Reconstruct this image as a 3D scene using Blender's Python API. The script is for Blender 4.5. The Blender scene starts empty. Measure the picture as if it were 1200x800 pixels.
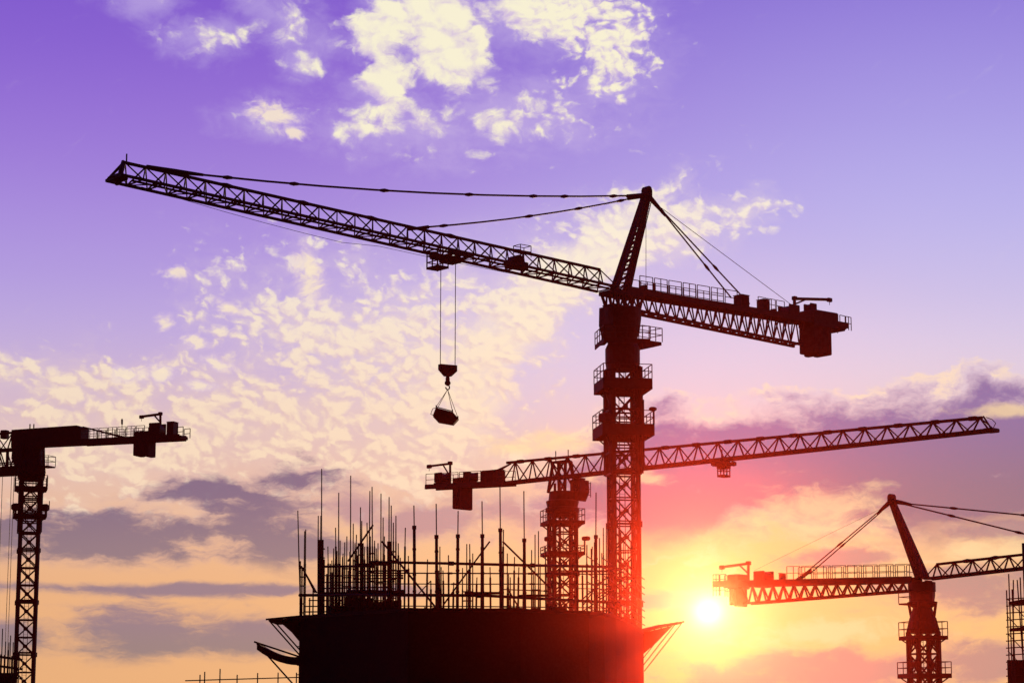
import bpy, bmesh, math, random
from mathutils import Vector, Matrix
random.seed(7)
R = math.radians
SC = bpy.context.scene
COL = SC.collection

# ------------------------------------------------------------------ view
PITCH = math.atan(470.0 / 2700.0)          # the lens looks up ~9.9 degrees
CAM_Z = 1.7
cam_d = bpy.data.cameras.new('camera'); cam_d.sensor_width = 36.0; cam_d.lens = 81.0
cam_d.clip_start = 0.1; cam_d.clip_end = 9000.0
cam = bpy.data.objects.new('camera', cam_d); COL.objects.link(cam)
cam.location = (0, 0, CAM_Z); cam.rotation_euler = (math.pi / 2 + PITCH, 0, 0)
SC.camera = cam
SUN_AZ = math.atan((828 - 600) / 2700.0 / math.cos(PITCH)) # right of straight ahead
SUN_EL = PITCH - math.atan((716 - 400) / 2700.0)
vs = SC.view_settings
vs.view_transform = 'Standard'; vs.look = 'None'; vs.gamma = 1.0; vs.exposure = 0.0
vs.use_curve_mapping = False

def lin(r, g, b):
    f = lambda c: (c / 255 / 12.92) if c / 255 <= 0.04045 else ((c / 255 + 0.055) / 1.055) ** 2.4
    return (f(r), f(g), f(b), 1.0)
# ------------------------------------------------------------------ sky (world shader, by direction only)
world = bpy.data.worlds.new('World'); SC.world = world; world.use_nodes = True
WT = world.node_tree; WT.nodes.clear()

class S:                                    # a tiny wrapper: arithmetic on node sockets
    def __init__(s, k): s.k = k
    def __add__(a, b): return op('ADD', a, b)
    __radd__ = __add__
    def __sub__(a, b): return op('SUBTRACT', a, b)
    def __rsub__(a, b): return op('SUBTRACT', b, a)
    def __mul__(a, b): return op('MULTIPLY', a, b)
    __rmul__ = __mul__
    def __truediv__(a, b): return op('DIVIDE', a, b)
def put(v, sock):
    if isinstance(v, S): WT.links.new(v.k, sock)
    else: sock.default_value = v
def op(kind, *a, clamp=False):
    n = WT.nodes.new('ShaderNodeMath'); n.operation = kind; n.use_clamp = clamp
    for i, v in enumerate(a): put(v, n.inputs[i])
    return S(n.outputs[0])
def smooth(x, a, b, lo=0.0, hi=1.0):
    n = WT.nodes.new('ShaderNodeMapRange'); n.interpolation_type = 'SMOOTHSTEP'
    put(x, n.inputs[0])
    for i, v in zip((1, 2, 3, 4), (a, b, lo, hi)): put(v, n.inputs[i])
    return S(n.outputs[0])
def vec(x, y, z=0.0):
    n = WT.nodes.new('ShaderNodeCombineXYZ')
    for i, v in enumerate((x, y, z)): put(v, n.inputs[i])
    return S(n.outputs[0])
def noise(v, scale, detail=6.0, rough=0.55, lac=2.0, dist=0.0):
    n = WT.nodes.new('ShaderNodeTexNoise'); n.noise_dimensions = '3D'
    put(v, n.inputs['Vector']); n.inputs['Scale'].default_value = scale
    n.inputs['Detail'].default_value = detail; n.inputs['Roughness'].default_value = rough
    n.inputs['Lacunarity'].default_value = lac; n.inputs['Distortion'].default_value = dist
    return S(n.outputs[0])
def puffs(v, scale, soft=0.35):
    n = WT.nodes.new('ShaderNodeTexVoronoi'); n.feature = 'F1'; n.voronoi_dimensions = '2D'
    put(v, n.inputs['Vector']); n.inputs['Scale'].default_value = scale
    return S(n.outputs['Distance'])
def mixc(f, a, b):
    n = WT.nodes.new('ShaderNodeMix'); n.data_type = 'RGBA'
    put(f, n.inputs[0]); put(a, n.inputs[6]); put(b, n.inputs[7])
    return S(n.outputs[2])
def addc(a, b, f=1.0):
    n = WT.nodes.new('ShaderNodeMix'); n.data_type = 'RGBA'; n.blend_type = 'ADD'
    put(f, n.inputs[0]); put(a, n.inputs[6]); put(b, n.inputs[7])
    return S(n.outputs[2])
def scalec(c, f):
    n = WT.nodes.new('ShaderNodeVectorMath'); n.operation = 'SCALE'
    put(c, n.inputs[0]); put(f, n.inputs[3])
    return S(n.outputs[0])
def ramp(x, stops):                         # stops: (position 0..1, sRGB)
    n = WT.nodes.new('ShaderNodeValToRGB'); n.color_ramp.interpolation = 'B_SPLINE'
    e = n.color_ramp.elements
    while len(e) < len(stops): e.new(0.5)
    for i, (p, c) in enumerate(stops): e[i].position = p; e[i].color = lin(*c)
    put(x, n.inputs[0])
    return S(n.outputs[0])

_g = WT.nodes.new('ShaderNodeTexCoord')
_s = WT.nodes.new('ShaderNodeSeparateXYZ'); WT.links.new(_g.outputs['Generated'], _s.inputs[0])
DX, DY, DZ = (S(o) for o in _s.outputs)
# azimuth (right of north) and elevation in units of 1/47 degree, V counted downwards
K = 2700.0
az = op('ARCTAN2', DX, DY)
el = op('ARCSINE', DZ)
U = az * K + 600.0
V = 400.0 + (PITCH - el) * K * 1.003
front = smooth(op('ABSOLUTE', az), 0.45, 1.9, 1.0, 0.0)

def blob(cx, cy, rx, ry, rot=0.0, w=1.0):   # an elliptic hill, 1 at the centre, 0 on the rim
    x, y = U - cx, V - cy
    if rot:
        c, s_ = math.cos(R(rot)), math.sin(R(rot))
        x, y = x * c + y * s_, y * c - x * s_
    x, y = x / rx, y / ry
    d = 1.0 - op('SQRT', x * x + y * y)
    return d if w == 1.0 else d * w
def union(bs, k=0.12):
    m = bs[0]
    for b in bs[1:]: m = op('SMOOTH_MAX', m, b, k)
    return m

# clear sky: deep violet overhead, lavender, peach and orange at the horizon
t = op('MULTIPLY', V + 400.0, 1 / 1300.0, clamp=True)          # -400..900
P = lambda y: (y + 400) / 1300.0
left = ramp(t, [(P(-380), (60, 40, 150)), (P(-120), (112, 72, 205)), (P(60), (136, 96, 216)), (P(200), (160, 126, 225)),
                (P(330), (182, 162, 236)), (P(420), (200, 182, 232)), (P(520), (226, 196, 200)), (P(610), (238, 190, 156)),
                (P(700), (238, 178, 132)), (P(830), (232, 178, 128))])
right = ramp(t, [(P(-380), (64, 50, 160)), (P(-120), (118, 92, 212)), (P(20), (148, 130, 226)), (P(150), (170, 160, 238)),
                 (P(260), (186, 184, 247)), (P(360), (204, 198, 243)), (P(450), (228, 216, 240)), (P(560), (236, 204, 196)),
                 (P(650), (244, 196, 140)), (P(830), (242, 190, 120))])
base = mixc(smooth(U, 250.0, 1150.0), left, right)
pale = union([blob(640, 400, 420, 200), blob(840, 430, 340, 150)], 0.3)
base = mixc(smooth(pale, 0.0, 1.0) * 0.65, base, lin(222, 212, 244))

# aureole of the low sun
du, dv = U - 828.0, V - 716.0
dist = op('SQRT', du * du + dv * dv * 1.15)
gl0 = op('EXPONENT', dist * (-1 / 330.0))
base = mixc(op('MULTIPLY', gl0, 0.8, clamp=True) * smooth(V, 380.0, 620.0), base, lin(252, 200, 146))
gl = op('EXPONENT', dist * (-1 / 98.0))
base = mixc(op('MULTIPLY', gl, 1.0, clamp=True), base, lin(255, 220, 120))

W1 = noise(vec(U * 0.01, V * 0.014, 3.0), 1.6, 4.0, 0.6) - 0.5
W2 = noise(vec(U * 0.01, V * 0.014, 9.0), 1.6, 4.0, 0.6) - 0.5
Uw, Vw = U + W1 * 46.0, V + W2 * 34.0

# helpers for the cloud layers
def bank(mask, seed, sx, sy, amp, a0, a1, det=7.0, rough=0.56):
    n = noise(vec(Uw * sx, Vw * sy, seed), 1.0, det, rough) - 0.5
    d = op('MAXIMUM', mask, -1.2) + n * amp
    return d, smooth(d, a0, a1)
def over(col, d, a, core, edge, c0, c1, op_=1.0):
    return mixc(a * op_, col, mixc(smooth(d, c0, c1), edge, core))

rimn = noise(vec(Uw * 0.016, Vw * 0.022, 21.0), 1.0, 6.0, 0.58) - 0.5
fine = noise(vec(Uw * 0.05, Vw * 0.075, 77.0), 1.0, 6.0, 0.6) - 0.5
def puff_field(seed, sc, ani, rot, cw, du_, dv_, fw=1.8, fs=0.8):
    c, s_ = math.cos(R(rot)), math.sin(R(rot))
    def f(u, v):
        x, y = u * c + v * s_, v * c - u * s_
        cell = puffs(vec(x * sc, y * sc * ani, seed), 1.0, 0.6)
        fb = noise(vec(x * sc * fs, y * sc * ani * fs, seed), 1.0, 6.0, 0.56) - 0.5
        return fb * fw - (cell - 0.45) * cw
    a = f(Uw, Vw); b = f(Uw + du_, Vw - dv_)
    return a, a - b

# mid-level sheet: a thin bright veil that breaks up into small puffs
sheet = union([blob(810, 268, 110, 40, -14), blob(700, 300, 170, 62, -34), blob(600, 380, 190, 70, -48), blob(500, 430, 170, 110, -40),
               blob(400, 400, 200, 100, 20), blob(330, 500, 330, 90), blob(130, 520, 300, 90), blob(70, 462, 140, 44), blob(480, 520, 150, 90)], 0.25)
sh = op('MAXIMUM', sheet, -1.5)
warmth = smooth(V, 250.0, 560.0)
edge_r = union([blob(690, 305, 150, 42, -34), blob(600, 385, 150, 50, -50), blob(545, 470, 70, 70)], 0.2)   # the dense right-hand margin
dense = smooth(edge_r + rimn * 0.9, -0.25, 0.85)
veil = smooth(sh + rimn * 2.0 + fine * 0.5, -0.2, 1.05)
_c, _s2 = math.cos(R(-36)), math.sin(R(-36))
fib = noise(vec((Uw * _c + Vw * _s2) * 0.012, (Vw * _c - Uw * _s2) * 0.045, 33.0), 1.0, 7.0, 0.62) - 0.5
col = mixc(veil * (0.50 + fib * 0.5) + dense * veil * 0.22, base, mixc(warmth, lin(242, 228, 228), lin(240, 210, 196)))
# bright fibrous band sweeping up along the right-hand margin
col = mixc(smooth(dense + fib * 1.5, 0.15, 1.15) * 0.85, col, mixc(warmth, lin(255, 246, 224), lin(255, 231, 204)))
f1, e1 = puff_field(5.0, 0.058, 1.35, 20.0, 0.75, 3.0, 5.0, 3.0, 0.42)
f4, e4 = puff_field(9.0, 0.105, 1.5, 14.0, 0.6, 2.0, 3.0, 2.6, 0.5)
f1 = f1 * 0.78 + f4 * 0.30 + fine * 0.25
d1 = f1 + smooth(sh + rimn * 1.5, -0.7, 0.9) * 1.0 - 0.62 + dense * 0.12
gate1 = smooth(sh + rimn * 0.9, -0.6, 0.15)
a1 = smooth(d1, -0.06, 0.52) * gate1
lit = smooth(e1 * 0.8 + e4 * 0.12 + d1 * 0.5, -0.45, 0.45)
pc = mixc(lit, mixc(warmth, lin(226, 208, 230), lin(228, 194, 188)), mixc(warmth, lin(255, 246, 224), lin(255, 230, 200)))
col = mixc(a1 * 0.86, col, pc)

# high puffs at the top
hi_m = union([blob(500, 40, 130, 100, 30), blob(450, 120, 80, 60), blob(620, 20, 180, 70), blob(725, 50, 80, 70), blob(330, 30, 90, 46, 20),
              blob(310, 140, 66, 28), blob(230, 50, 80, 34), blob(480, 150, 140, 50), blob(600, 130, 150, 60), blob(345, 75, 40, 24),
              blob(160, 15, 60, 22), blob(715, 105, 60, 40)], 0.15)
hm = op('MAXIMUM', hi_m, -1.5)
hcore = smooth(union([blob(500, 30, 110, 90, 30), blob(450, 80, 50, 100), blob(660, 10, 110, 50), blob(720, 60, 60, 50)], 0.2) + rimn * 1.4, -0.2, 0.9)
hv = smooth(hm + rimn * 2.0 + fine * 0.7, -0.3, 1.1)
col = mixc(hv * 0.55, col, lin(206, 188, 238))
f2, e2 = puff_field(13.0, 0.027, 1.2, 15.0, 0.8, 5.0, 8.0, 2.6, 0.65)
f3, e3 = puff_field(17.0, 0.070, 1.3, -10.0, 0.7, 3.0, 4.0, 2.4, 0.6)
k3 = smooth(U + rimn * 200.0, 560.0, 700.0, 0.25, 0.8)
f2 = f2 * (1.0 - k3) + f3 * k3
e2 = e2 * (1.0 - k3) + e3 * k3
d2 = f2 + fine * 0.35 + smooth(hm + rimn * 1.2, -0.6, 1.0) * 0.75 + hcore * 0.75 - 0.64
a2 = smooth(d2, -0.08, 0.52) * smooth(hm + rimn * 0.9, -0.6, 0.2)
lit2 = smooth(e2 + d2 * 0.5 + fine * 0.4, -0.35, 0.6)
col = mixc(a2 * 0.97, col, mixc(lit2, lin(216, 196, 230), lin(255, 249, 218)))
# small stray puffs on the left
st = union([blob(200, 325, 22, 10), blob(188, 383, 14, 11), blob(262, 363, 22, 10, 20), blob(225, 405, 22, 10, 20), blob(150, 445, 34, 11),
            blob(185, 443, 24, 13), blob(250, 430, 24, 10, 20), blob(360, 325, 22, 40, -10), blob(312, 138, 40, 18, 12), blob(340, 158, 24, 10), blob(232, 455, 26, 8)], 0.05)
ds, as_ = bank(st, 31.0, 0.055, 0.08, 2.2, -0.1, 0.75)
col = mixc(as_ * 0.85, col, mixc(smooth(ds, 0.1, 0.8), lin(226, 204, 232), lin(255, 238, 212)))

# dark purple banks, far left and right
L = union([blob(130, 634, 260, 46), blob(240, 575, 80, 28), blob(345, 565, 80, 30), blob(300, 608, 120, 42), blob(330, 640, 150, 40),
           blob(40, 640, 130, 38)], 0.15)
dL, aL = bank(L - 0.02, 41.0, 0.0105, 0.030, 2.7, -0.02, 0.75, 9.0, 0.6)
flat = smooth(V + rimn * 24.0, 652.0, 676.0, 1.0, 0.15)
col = over(col, dL, aL * flat, mixc(smooth(V, 560.0, 670.0), lin(114, 97, 138), lin(138, 120, 138)), lin(206, 170, 178), 0.0, 0.65, 0.95)
Lb = union([blob(500, 610, 150, 50), blob(630, 600, 120, 46), blob(420, 600, 90, 40)], 0.15)
dLb, aLb = bank(Lb, 43.0, 0.0115, 0.024, 2.4, 0.0, 0.9)
col = over(col, dLb, aLb, lin(164, 126, 158), lin(222, 178, 172), 0.1, 0.9, 0.7)
L2 = union([blob(180, 745, 280, 40), blob(20, 750, 140, 34), blob(340, 745, 140, 34), blob(240, 692, 330, 12)], 0.12)
dL2, aL2 = bank(L2 + 0.10, 47.0, 0.0075, 0.030, 2.5, -0.05, 0.85, 9.0, 0.6)
col = over(col, dL2, aL2 * smooth(V + rimn * 26.0, 764.0, 784.0, 1.0, 0.1), mixc(smooth(V, 715.0, 770.0), lin(136, 120, 146), lin(134, 124, 136)), lin(212, 168, 146), 0.0, 0.7, 0.92)
Rm = union([blob(1110, 540, 220, 66, -4), blob(1000, 556, 170, 60), blob(880, 550, 150, 60), blob(1190, 585, 140, 50), blob(790, 545, 90, 44),
            blob(1080, 596, 150, 36), blob(770, 590, 110, 50)], 0.18)
dR, aR = bank(Rm + 0.46, 53.0, 0.0125, 0.022, 2.4, -0.06, 0.7, 9.0, 0.6)
rc = mixc(smooth(V, 470.0, 600.0), lin(124, 102, 168), lin(132, 104, 138))
rc = mixc(smooth(dR, -0.1, 0.75), lin(206, 172, 192), rc)
rim = smooth(dR, -0.12, 0.06) * smooth(dR, 0.05, 0.3, 1.0, 0.0) * smooth(V, 500.0, 620.0, 0.85, 0.3) * smooth(rimn, -0.15, 0.15)
col = mixc(aR * smooth(V + rimn * 50.0, 606.0, 650.0, 0.95, 0.25), col, rc)
col = mixc(rim, col, lin(255, 230, 200))
R2 = union([blob(1130, 690, 130, 40), blob(1000, 655, 90, 18), blob(1150, 775, 120, 40), blob(980, 790, 200, 36), blob(870, 798, 120, 30),
            blob(790, 702, 80, 16), blob(1170, 625, 90, 18)], 0.15)
dR2, aR2 = bank(R2 + 0.12, 61.0, 0.0125, 0.028, 2.2, 0.0, 0.7)
col = over(col, dR2, aR2, lin(166, 132, 144), lin(236, 186, 146), 0.1, 0.8, 0.85)
# bright ragged wisps between the low banks
wz = union([blob(960, 600, 110, 46), blob(640, 520, 130, 20, -6), blob(740, 560, 60, 14), blob(1140, 650, 90, 20), blob(950, 740, 160, 24), blob(1170, 490, 60, 12)], 0.1)
dW, aW = bank(wz, 67.0, 0.018, 0.04, 2.6, 0.1, 0.95)
col = mixc(aW * 0.7, col, lin(255, 226, 172))

# glow in front of the thin clouds and the disc itself
gl2 = op('EXPONENT', dist * (-1 / 40.0))
col = mixc(op('MULTIPLY', gl2, 1.0, clamp=True), col, lin(255, 238, 172))
gl3 = op('EXPONENT', op('POWER', dist * (1 / 15.5), 2.0) * -1.0)
col = mixc(op('MULTIPLY', gl3, 1.35, clamp=True), col, lin(255, 255, 246))
# the sky away from the sunset is dusk
dusk = ramp(op('MULTIPLY', el, 0.64, clamp=True), [(0.0, (32, 28, 50)), (0.25, (28, 24, 58)), (0.6, (22, 18, 52)), (1.0, (18, 14, 46))])
col = mixc(front, dusk, col)
# physical sky adds its own share
nis = WT.nodes.new('ShaderNodeTexSky'); nis.sky_type = 'NISHITA'; nis.sun_disc = False
nis.sun_elevation = SUN_EL; nis.sun_rotation = SUN_AZ; nis.air_density = 1.0; nis.dust_density = 1.5
bg1 = WT.nodes.new('ShaderNodeBackground'); put(S(nis.outputs[0]), bg1.inputs[0]); bg1.inputs[1].default_value = 0.05
bg2 = WT.nodes.new('ShaderNodeBackground'); put(col, bg2.inputs[0]); bg2.inputs[1].default_value = 1.07
mx = WT.nodes.new('ShaderNodeMixShader'); mx.inputs[0].default_value = 0.92
WT.links.new(bg1.outputs[0], mx.inputs[1]); WT.links.new(bg2.outputs[0], mx.inputs[2])
out = WT.nodes.new('ShaderNodeOutputWorld'); WT.links.new(mx.outputs[0], out.inputs[0])
SC.cycles.use_adaptive_sampling = False
SC.cycles.use_denoising = True
world.cycles.sampling_method = 'MANUAL'; world.cycles.sample_map_resolution = 512
# ------------------------------------------------------------------ materials
def material(name, base, rough=0.6, metal=0.0, vary=0.35, scale=3.0, second=None, bump=0.0):
    m = bpy.data.materials.new(name); m.use_nodes = True
    nt = m.node_tree; b = nt.nodes['Principled BSDF']
    tc = nt.nodes.new('ShaderNodeTexCoord')
    n = nt.nodes.new('ShaderNodeTexNoise'); n.inputs['Scale'].default_value = scale; n.inputs['Detail'].default_value = 5.0
    nt.links.new(tc.outputs['Object'], n.inputs['Vector'])
    r = nt.nodes.new('ShaderNodeValToRGB'); nt.links.new(n.outputs[0], r.inputs[0])
    s = second or tuple(c * (1 - vary) for c in base)
    r.color_ramp.elements[0].position = 0.38; r.color_ramp.elements[1].position = 0.66
    r.color_ramp.elements[0].color = (*s, 1); r.color_ramp.elements[1].color = (*base, 1)
    nt.links.new(r.outputs[0], b.inputs['Base Color'])
    b.inputs['Roughness'].default_value = rough; b.inputs['Metallic'].default_value = metal
    b.inputs['Specular IOR Level'].default_value = 0.25
    if bump:
        bp = nt.nodes.new('ShaderNodeBump'); bp.inputs['Strength'].default_value = bump
        nt.links.new(n.outputs[0], bp.inputs['Height']); nt.links.new(bp.outputs[0], b.inputs['Normal'])
    return m
STEEL = material('dark_painted_steel', (0.024, 0.023, 0.024), 0.65, 0.0, second=(0.014, 0.012, 0.012))
DECK = material('grated_deck_steel', (0.024, 0.023, 0.024), 0.8)
ROPE = material('greased_wire_rope', (0.015, 0.014, 0.014), 0.6)
BALLAST = material('dark_ballast_concrete', (0.045, 0.042, 0.04), 0.95, bump=0.2)
NET = material('black_safety_net', (0.016, 0.015, 0.015), 1.0, scale=9.0)
CONC = material('formwork_concrete', (0.05, 0.046, 0.044), 0.95, scale=1.5, bump=0.2)
RUST = material('rusty_bar', (0.055, 0.028, 0.018), 0.85, scale=8.0)
TUBE = material('scaffold_tube', (0.035, 0.032, 0.03), 0.7)
GLASS = material('dark_cab_glass', (0.01, 0.011, 0.012), 0.15)
EARTH = material('bare_earth', (0.07, 0.052, 0.038), 1.0, scale=0.12, second=(0.04, 0.032, 0.026), bump=0.4)

# ------------------------------------------------------------------ geometry helpers
V3 = Vector
class MB:
    def __init__(s): s.v = []; s.f = []
    def raw(s, vs_, fs):
        o = len(s.v); s.v += [tuple(p) for p in vs_]; s.f += [tuple(i + o for i in f) for f in fs]; return s
    def beam(s, p, q, w, h=None, n=4, w2=None):
        """square (n=4) or round bar from p to q"""
        p, q = V3(p), V3(q); d = q - p
        if d.length < 1e-5: return s
        d.normalize()
        a = V3((0, 0, 1)) if abs(d.z) < 0.95 else V3((1, 0, 0))
        x = d.cross(a).normalized(); y = x.cross(d).normalized()
        vs_ = []
        for k, (c, ww) in enumerate(((p, w), (q, w2 if w2 else w))):
            hh = (h if h else ww)
            for i in range(n):
                if n == 4:
                    sx, sy = ((-1, -1), (1, -1), (1, 1), (-1, 1))[i]
                    vs_.append(c + x * sx * ww / 2 + y * sy * hh / 2)
                else:
                    an = 2 * math.pi * i / n
                    vs_.append(c + x * math.cos(an) * ww / 2 + y * math.sin(an) * hh / 2)
        fs = [(i, (i + 1) % n, n + (i + 1) % n, n + i) for i in range(n)]
        fs += [tuple(reversed(range(n))), tuple(range(n, 2 * n))]
        return s.raw(vs_, fs)
    def path(s, pts, w, n=5):
        for a, b in zip(pts, pts[1:]): s.beam(a, b, w, n=n)
        return s
    def box(s, lo, hi, ch=0.0, rot=0.0, piv=None):
        (x0, y0, z0), (x1, y1, z1) = lo, hi
        x0, x1 = sorted((x0, x1)); y0, y1 = sorted((y0, y1)); z0, z1 = sorted((z0, z1))
        c = min(ch, (x1 - x0) / 3, (y1 - y0) / 3, (z1 - z0) / 3)
        if c <= 0:
            vs_ = [(x0, y0, z0), (x1, y0, z0), (x1, y1, z0), (x0, y1, z0), (x0, y0, z1), (x1, y0, z1), (x1, y1, z1), (x0, y1, z1)]
            fs = [(3, 2, 1, 0), (4, 5, 6, 7), (0, 1, 5, 4), (1, 2, 6, 5), (2, 3, 7, 6), (3, 0, 4, 7)]
        else:                                # chamfered rims, top and bottom
            def ring(i, z): return [(x0 + i, y0 + i, z), (x1 - i, y0 + i, z), (x1 - i, y1 - i, z), (x0 + i, y1 - i, z)]
            vs_ = ring(c, z0) + ring(0, z0 + c) + ring(0, z1 - c) + ring(c, z1)
            fs = [(3, 2, 1, 0), (12, 13, 14, 15)]
            for k in range(3):
                b = 4 * k
                fs += [(b + i, b + (i + 1) % 4, b + 4 + (i + 1) % 4, b + 4 + i) for i in range(4)]
        if rot:
            pv = V3(piv or ((x0 + x1) / 2, (y0 + y1) / 2, 0)); m = Matrix.Rotation(rot, 3, 'Z')
            vs_ = [m @ (V3(p) - pv) + pv for p in vs_]
        return s.raw(vs_, fs)
    def lathe(s, c, prof, n=20):
        c = V3(c); vs_ = []
        for r, z in prof:
            vs_ += [(c.x + r * math.cos(2 * math.pi * i / n), c.y + r * math.sin(2 * math.pi * i / n), c.z + z) for i in range(n)]
        fs = []
        for k in range(len(prof) - 1):
            b = k * n
            fs += [(b + i, b + (i + 1) % n, b + n + (i + 1) % n, b + n + i) for i in range(n)]
        fs += [tuple(reversed(range(n))), tuple(range((len(prof) - 1) * n, len(prof) * n))]
        return s.raw(vs_, fs)
    def prism(s, poly, a, b, plane='ts'):
        """polygon in (t, z) swept over s from a to b, or in (x, y) swept over z"""
        n = len(poly)
        area = sum(poly[i][0] * poly[(i + 1) % n][1] - poly[(i + 1) % n][0] * poly[i][1] for i in range(n))
        if plane == 'xy':
            if area < 0: poly = poly[::-1]
            vs_ = [(x, y, a) for x, y in poly] + [(x, y, b) for x, y in poly]
        else:
            if area > 0: poly = poly[::-1]
            vs_ = [(x, a, z) for x, z in poly] + [(x, b, z) for x, z in poly]
        fs = [(i, (i + 1) % n, n + (i + 1) % n, n + i) for i in range(n)]
        fs += [tuple(reversed(range(n))), tuple(range(n, 2 * n))]
        return s.raw(vs_, fs)
    def build(s, name, mat, parent=None, loc=None, label=None):
        me = bpy.data.meshes.new(name); me.from_pydata(s.v, [], s.f); me.update()
        me.materials.append(mat)
        o = bpy.data.objects.new(name, me); COL.objects.link(o)
        if parent: o.parent = parent
        if loc: o.location = loc
        if label: o['label'] = label
        return o
def empty(name, loc, rz, label, cat, group=None):
    o = bpy.data.objects.new(name, None); COL.objects.link(o)
    o.location = loc; o.rotation_euler = (0, 0, rz); o.empty_display_size = 0.5
    o['label'] = label; o['category'] = cat
    if group: o['group'] = group
    return o
def tag(o, label, cat, group=None):
    o['label'] = label; o['category'] = cat
    if group: o['group'] = group
    return o

CAM = V3((0, 0, CAM_Z)); _cp, _sp = math.cos(PITCH), math.sin(PITCH)
def ray(px, py):
    x, yv = (px - 600) / 2700.0, (400 - py) / 2700.0
    return V3((x, _cp - yv * _sp, _sp + yv * _cp))
def at(px, py, Y):
    d = ray(px, py); return CAM + d * (Y / d.y)
def ztop(py, Y, px=600): return at(px, py, Y).z

class Crane:
    """measured out of the photograph: everything lies in the crane's own frame, t along the jib, s across it, z up"""
    def __init__(c, label, pivot, tip, group='tower cranes'):
        p, q = at(*pivot), at(*tip)
        c.o = V3((p.x, p.y, 0)); d = V3((q.x - p.x, q.y - p.y, 0)); c.u = d.normalized()
        c.n = V3((-c.u.y, c.u.x, 0)); c.rz = math.atan2(c.u.y, c.u.x)
        c.mpp = p.y / 2700.0
        c.root = empty('tower_crane', c.o, c.rz, label, 'crane', group)
    def tz(c, px, py, s=0.0):
        d = ray(px, py); k = (s - (CAM - c.o).dot(c.n)) / d.dot(c.n)
        w = CAM + d * k - c.o
        return w.dot(c.u), w.z
    def p(c, px, py, s=0.0):
        t, z = c.tz(px, py, s); return V3((t, s, z))
    def pbox(c, mb, x0, y0, x1, y1, s0=-0.6, s1=0.6, ch=0.04):
        """a box that fills the given pixel rectangle, allowing for its own width across the crane"""
        s = (s0 + s1) / 2; half = abs(s1 - s0) * abs(c.n.x) / c.mpp / 2
        half = min(half, abs(x1 - x0) * 0.42)
        ym = (y0 + y1) / 2; xm = (x0 + x1) / 2
        ta = c.tz(x0 + half, ym, s)[0]; tb = c.tz(x1 - half, ym, s)[0]
        za = c.tz(xm, y0, s)[1]; zb = c.tz(xm, y1, s)[1]
        mb.box((ta, s0, zb), (tb, s1, za), ch); return (min(ta, tb), max(ta, tb), min(za, zb), max(za, zb))
    def mast(c, w, rot, z1, panel, leg=0.24, br=0.11, ladder=True, style='X'):
        m = MB(); r = rot - c.rz
        def cor(i, z, ww=w):
            sx, sy = ((-1, -1), (1, -1), (1, 1), (-1, 1))[i]
            x, y = sx * ww / 2, sy * ww / 2
            return V3((x * math.cos(r) - y * math.sin(r), x * math.sin(r) + y * math.cos(r), z))
        c.cor = cor; c.mw = w
        for i in range(4): m.beam(cor(i, 0), cor(i, z1), leg)
        k = max(1, round(z1 / panel)); h = z1 / k
        for j in range(k):
            za, zb = j * h, (j + 1) * h
            for i in range(4):
                a, b = i, (i + 1) % 4
                m.beam(cor(a, za), cor(b, za), br)
                m.beam(cor(a, za), cor(b, zb), br); m.beam(cor(b, za), cor(a, zb), br)
                mid = (cor(a, (za + zb) / 2) + cor(b, (za + zb) / 2)) / 2
                m.beam(mid + V3((0, 0, -.14)), mid + V3((0, 0, .14)), 0.26)
                if j % 3 == 0:               # bolted joint collars between mast sections
                    m.beam(cor(a, za - 0.22), cor(a, za + 0.22), leg * 1.5)
                    m.beam(cor(a, za + 0.22), cor(b, za + 0.22), br)
        o = m.build('mast', STEEL, c.root)
        if ladder:
            l = MB(); e = (cor(0, 0) - cor(1, 0)).normalized(); base = (cor(2, 0) + cor(3, 0)) / 2 * 0.55
            for sg in (-1, 1): l.beam(base + e * 0.2 * sg, base + e * 0.2 * sg + V3((0, 0, z1)), 0.04)
            z = 0.3
            while z < z1: l.beam(base - e * 0.22 + V3((0, 0, z)), base + e * 0.22 + V3((0, 0, z)), 0.022); z += 0.4
            l.build('ladder', STEEL, o)
        return o
    def platform(c, z, reach, fascia=0.35, rail=1.05, sides=(1, 1, 1, 1), inner=None, brackets=True, step=0.9, drop=None):
        """a ring walkway round the mast; sides choose which of the four are built"""
        w = (inner or c.mw) + 0.1; W = w + 2 * reach; d = MB(); rl = MB()
        q = lambda i, zz, ww: c.cor(i, zz, ww)
        for i in range(4):
            if not sides[i]: continue
            a, b = i, (i + 1) % 4
            vs_ = [q(a, z, w), q(b, z, w), q(b, z, W), q(a, z, W)]
            vs_ = [p - V3((0, 0, 0.08)) for p in vs_] + vs_
            d.raw(vs_, [(0, 1, 2, 3), (7, 6, 5, 4), (0, 4, 5, 1), (1, 5, 6, 2), (2, 6, 7, 3), (3, 7, 4, 0)])
            d.beam(q(a, z - fascia / 2, W), q(b, z - fascia / 2, W), 0.06, fascia)
            if brackets:
                for k in (a, b): d.beam(q(k, z - fascia * 0.4, W), q(k, z - fascia - reach * 0.9, c.mw), 0.09)
            pa, pb = q(a, z, W), q(b, z, W); L = (pb - pa).length; n = max(2, round(L / step))
            for k in range(n + 1):
                p = pa.lerp(pb, k / n); rl.beam(p, p + V3((0, 0, rail)), 0.05)
            for hh in (rail, rail * 0.5): rl.beam(pa + V3((0, 0, hh)), pb + V3((0, 0, hh)), 0.05)
        o = d.build('mast_platform', DECK, c.root); rl.build('railing', STEEL, o); return o
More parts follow.
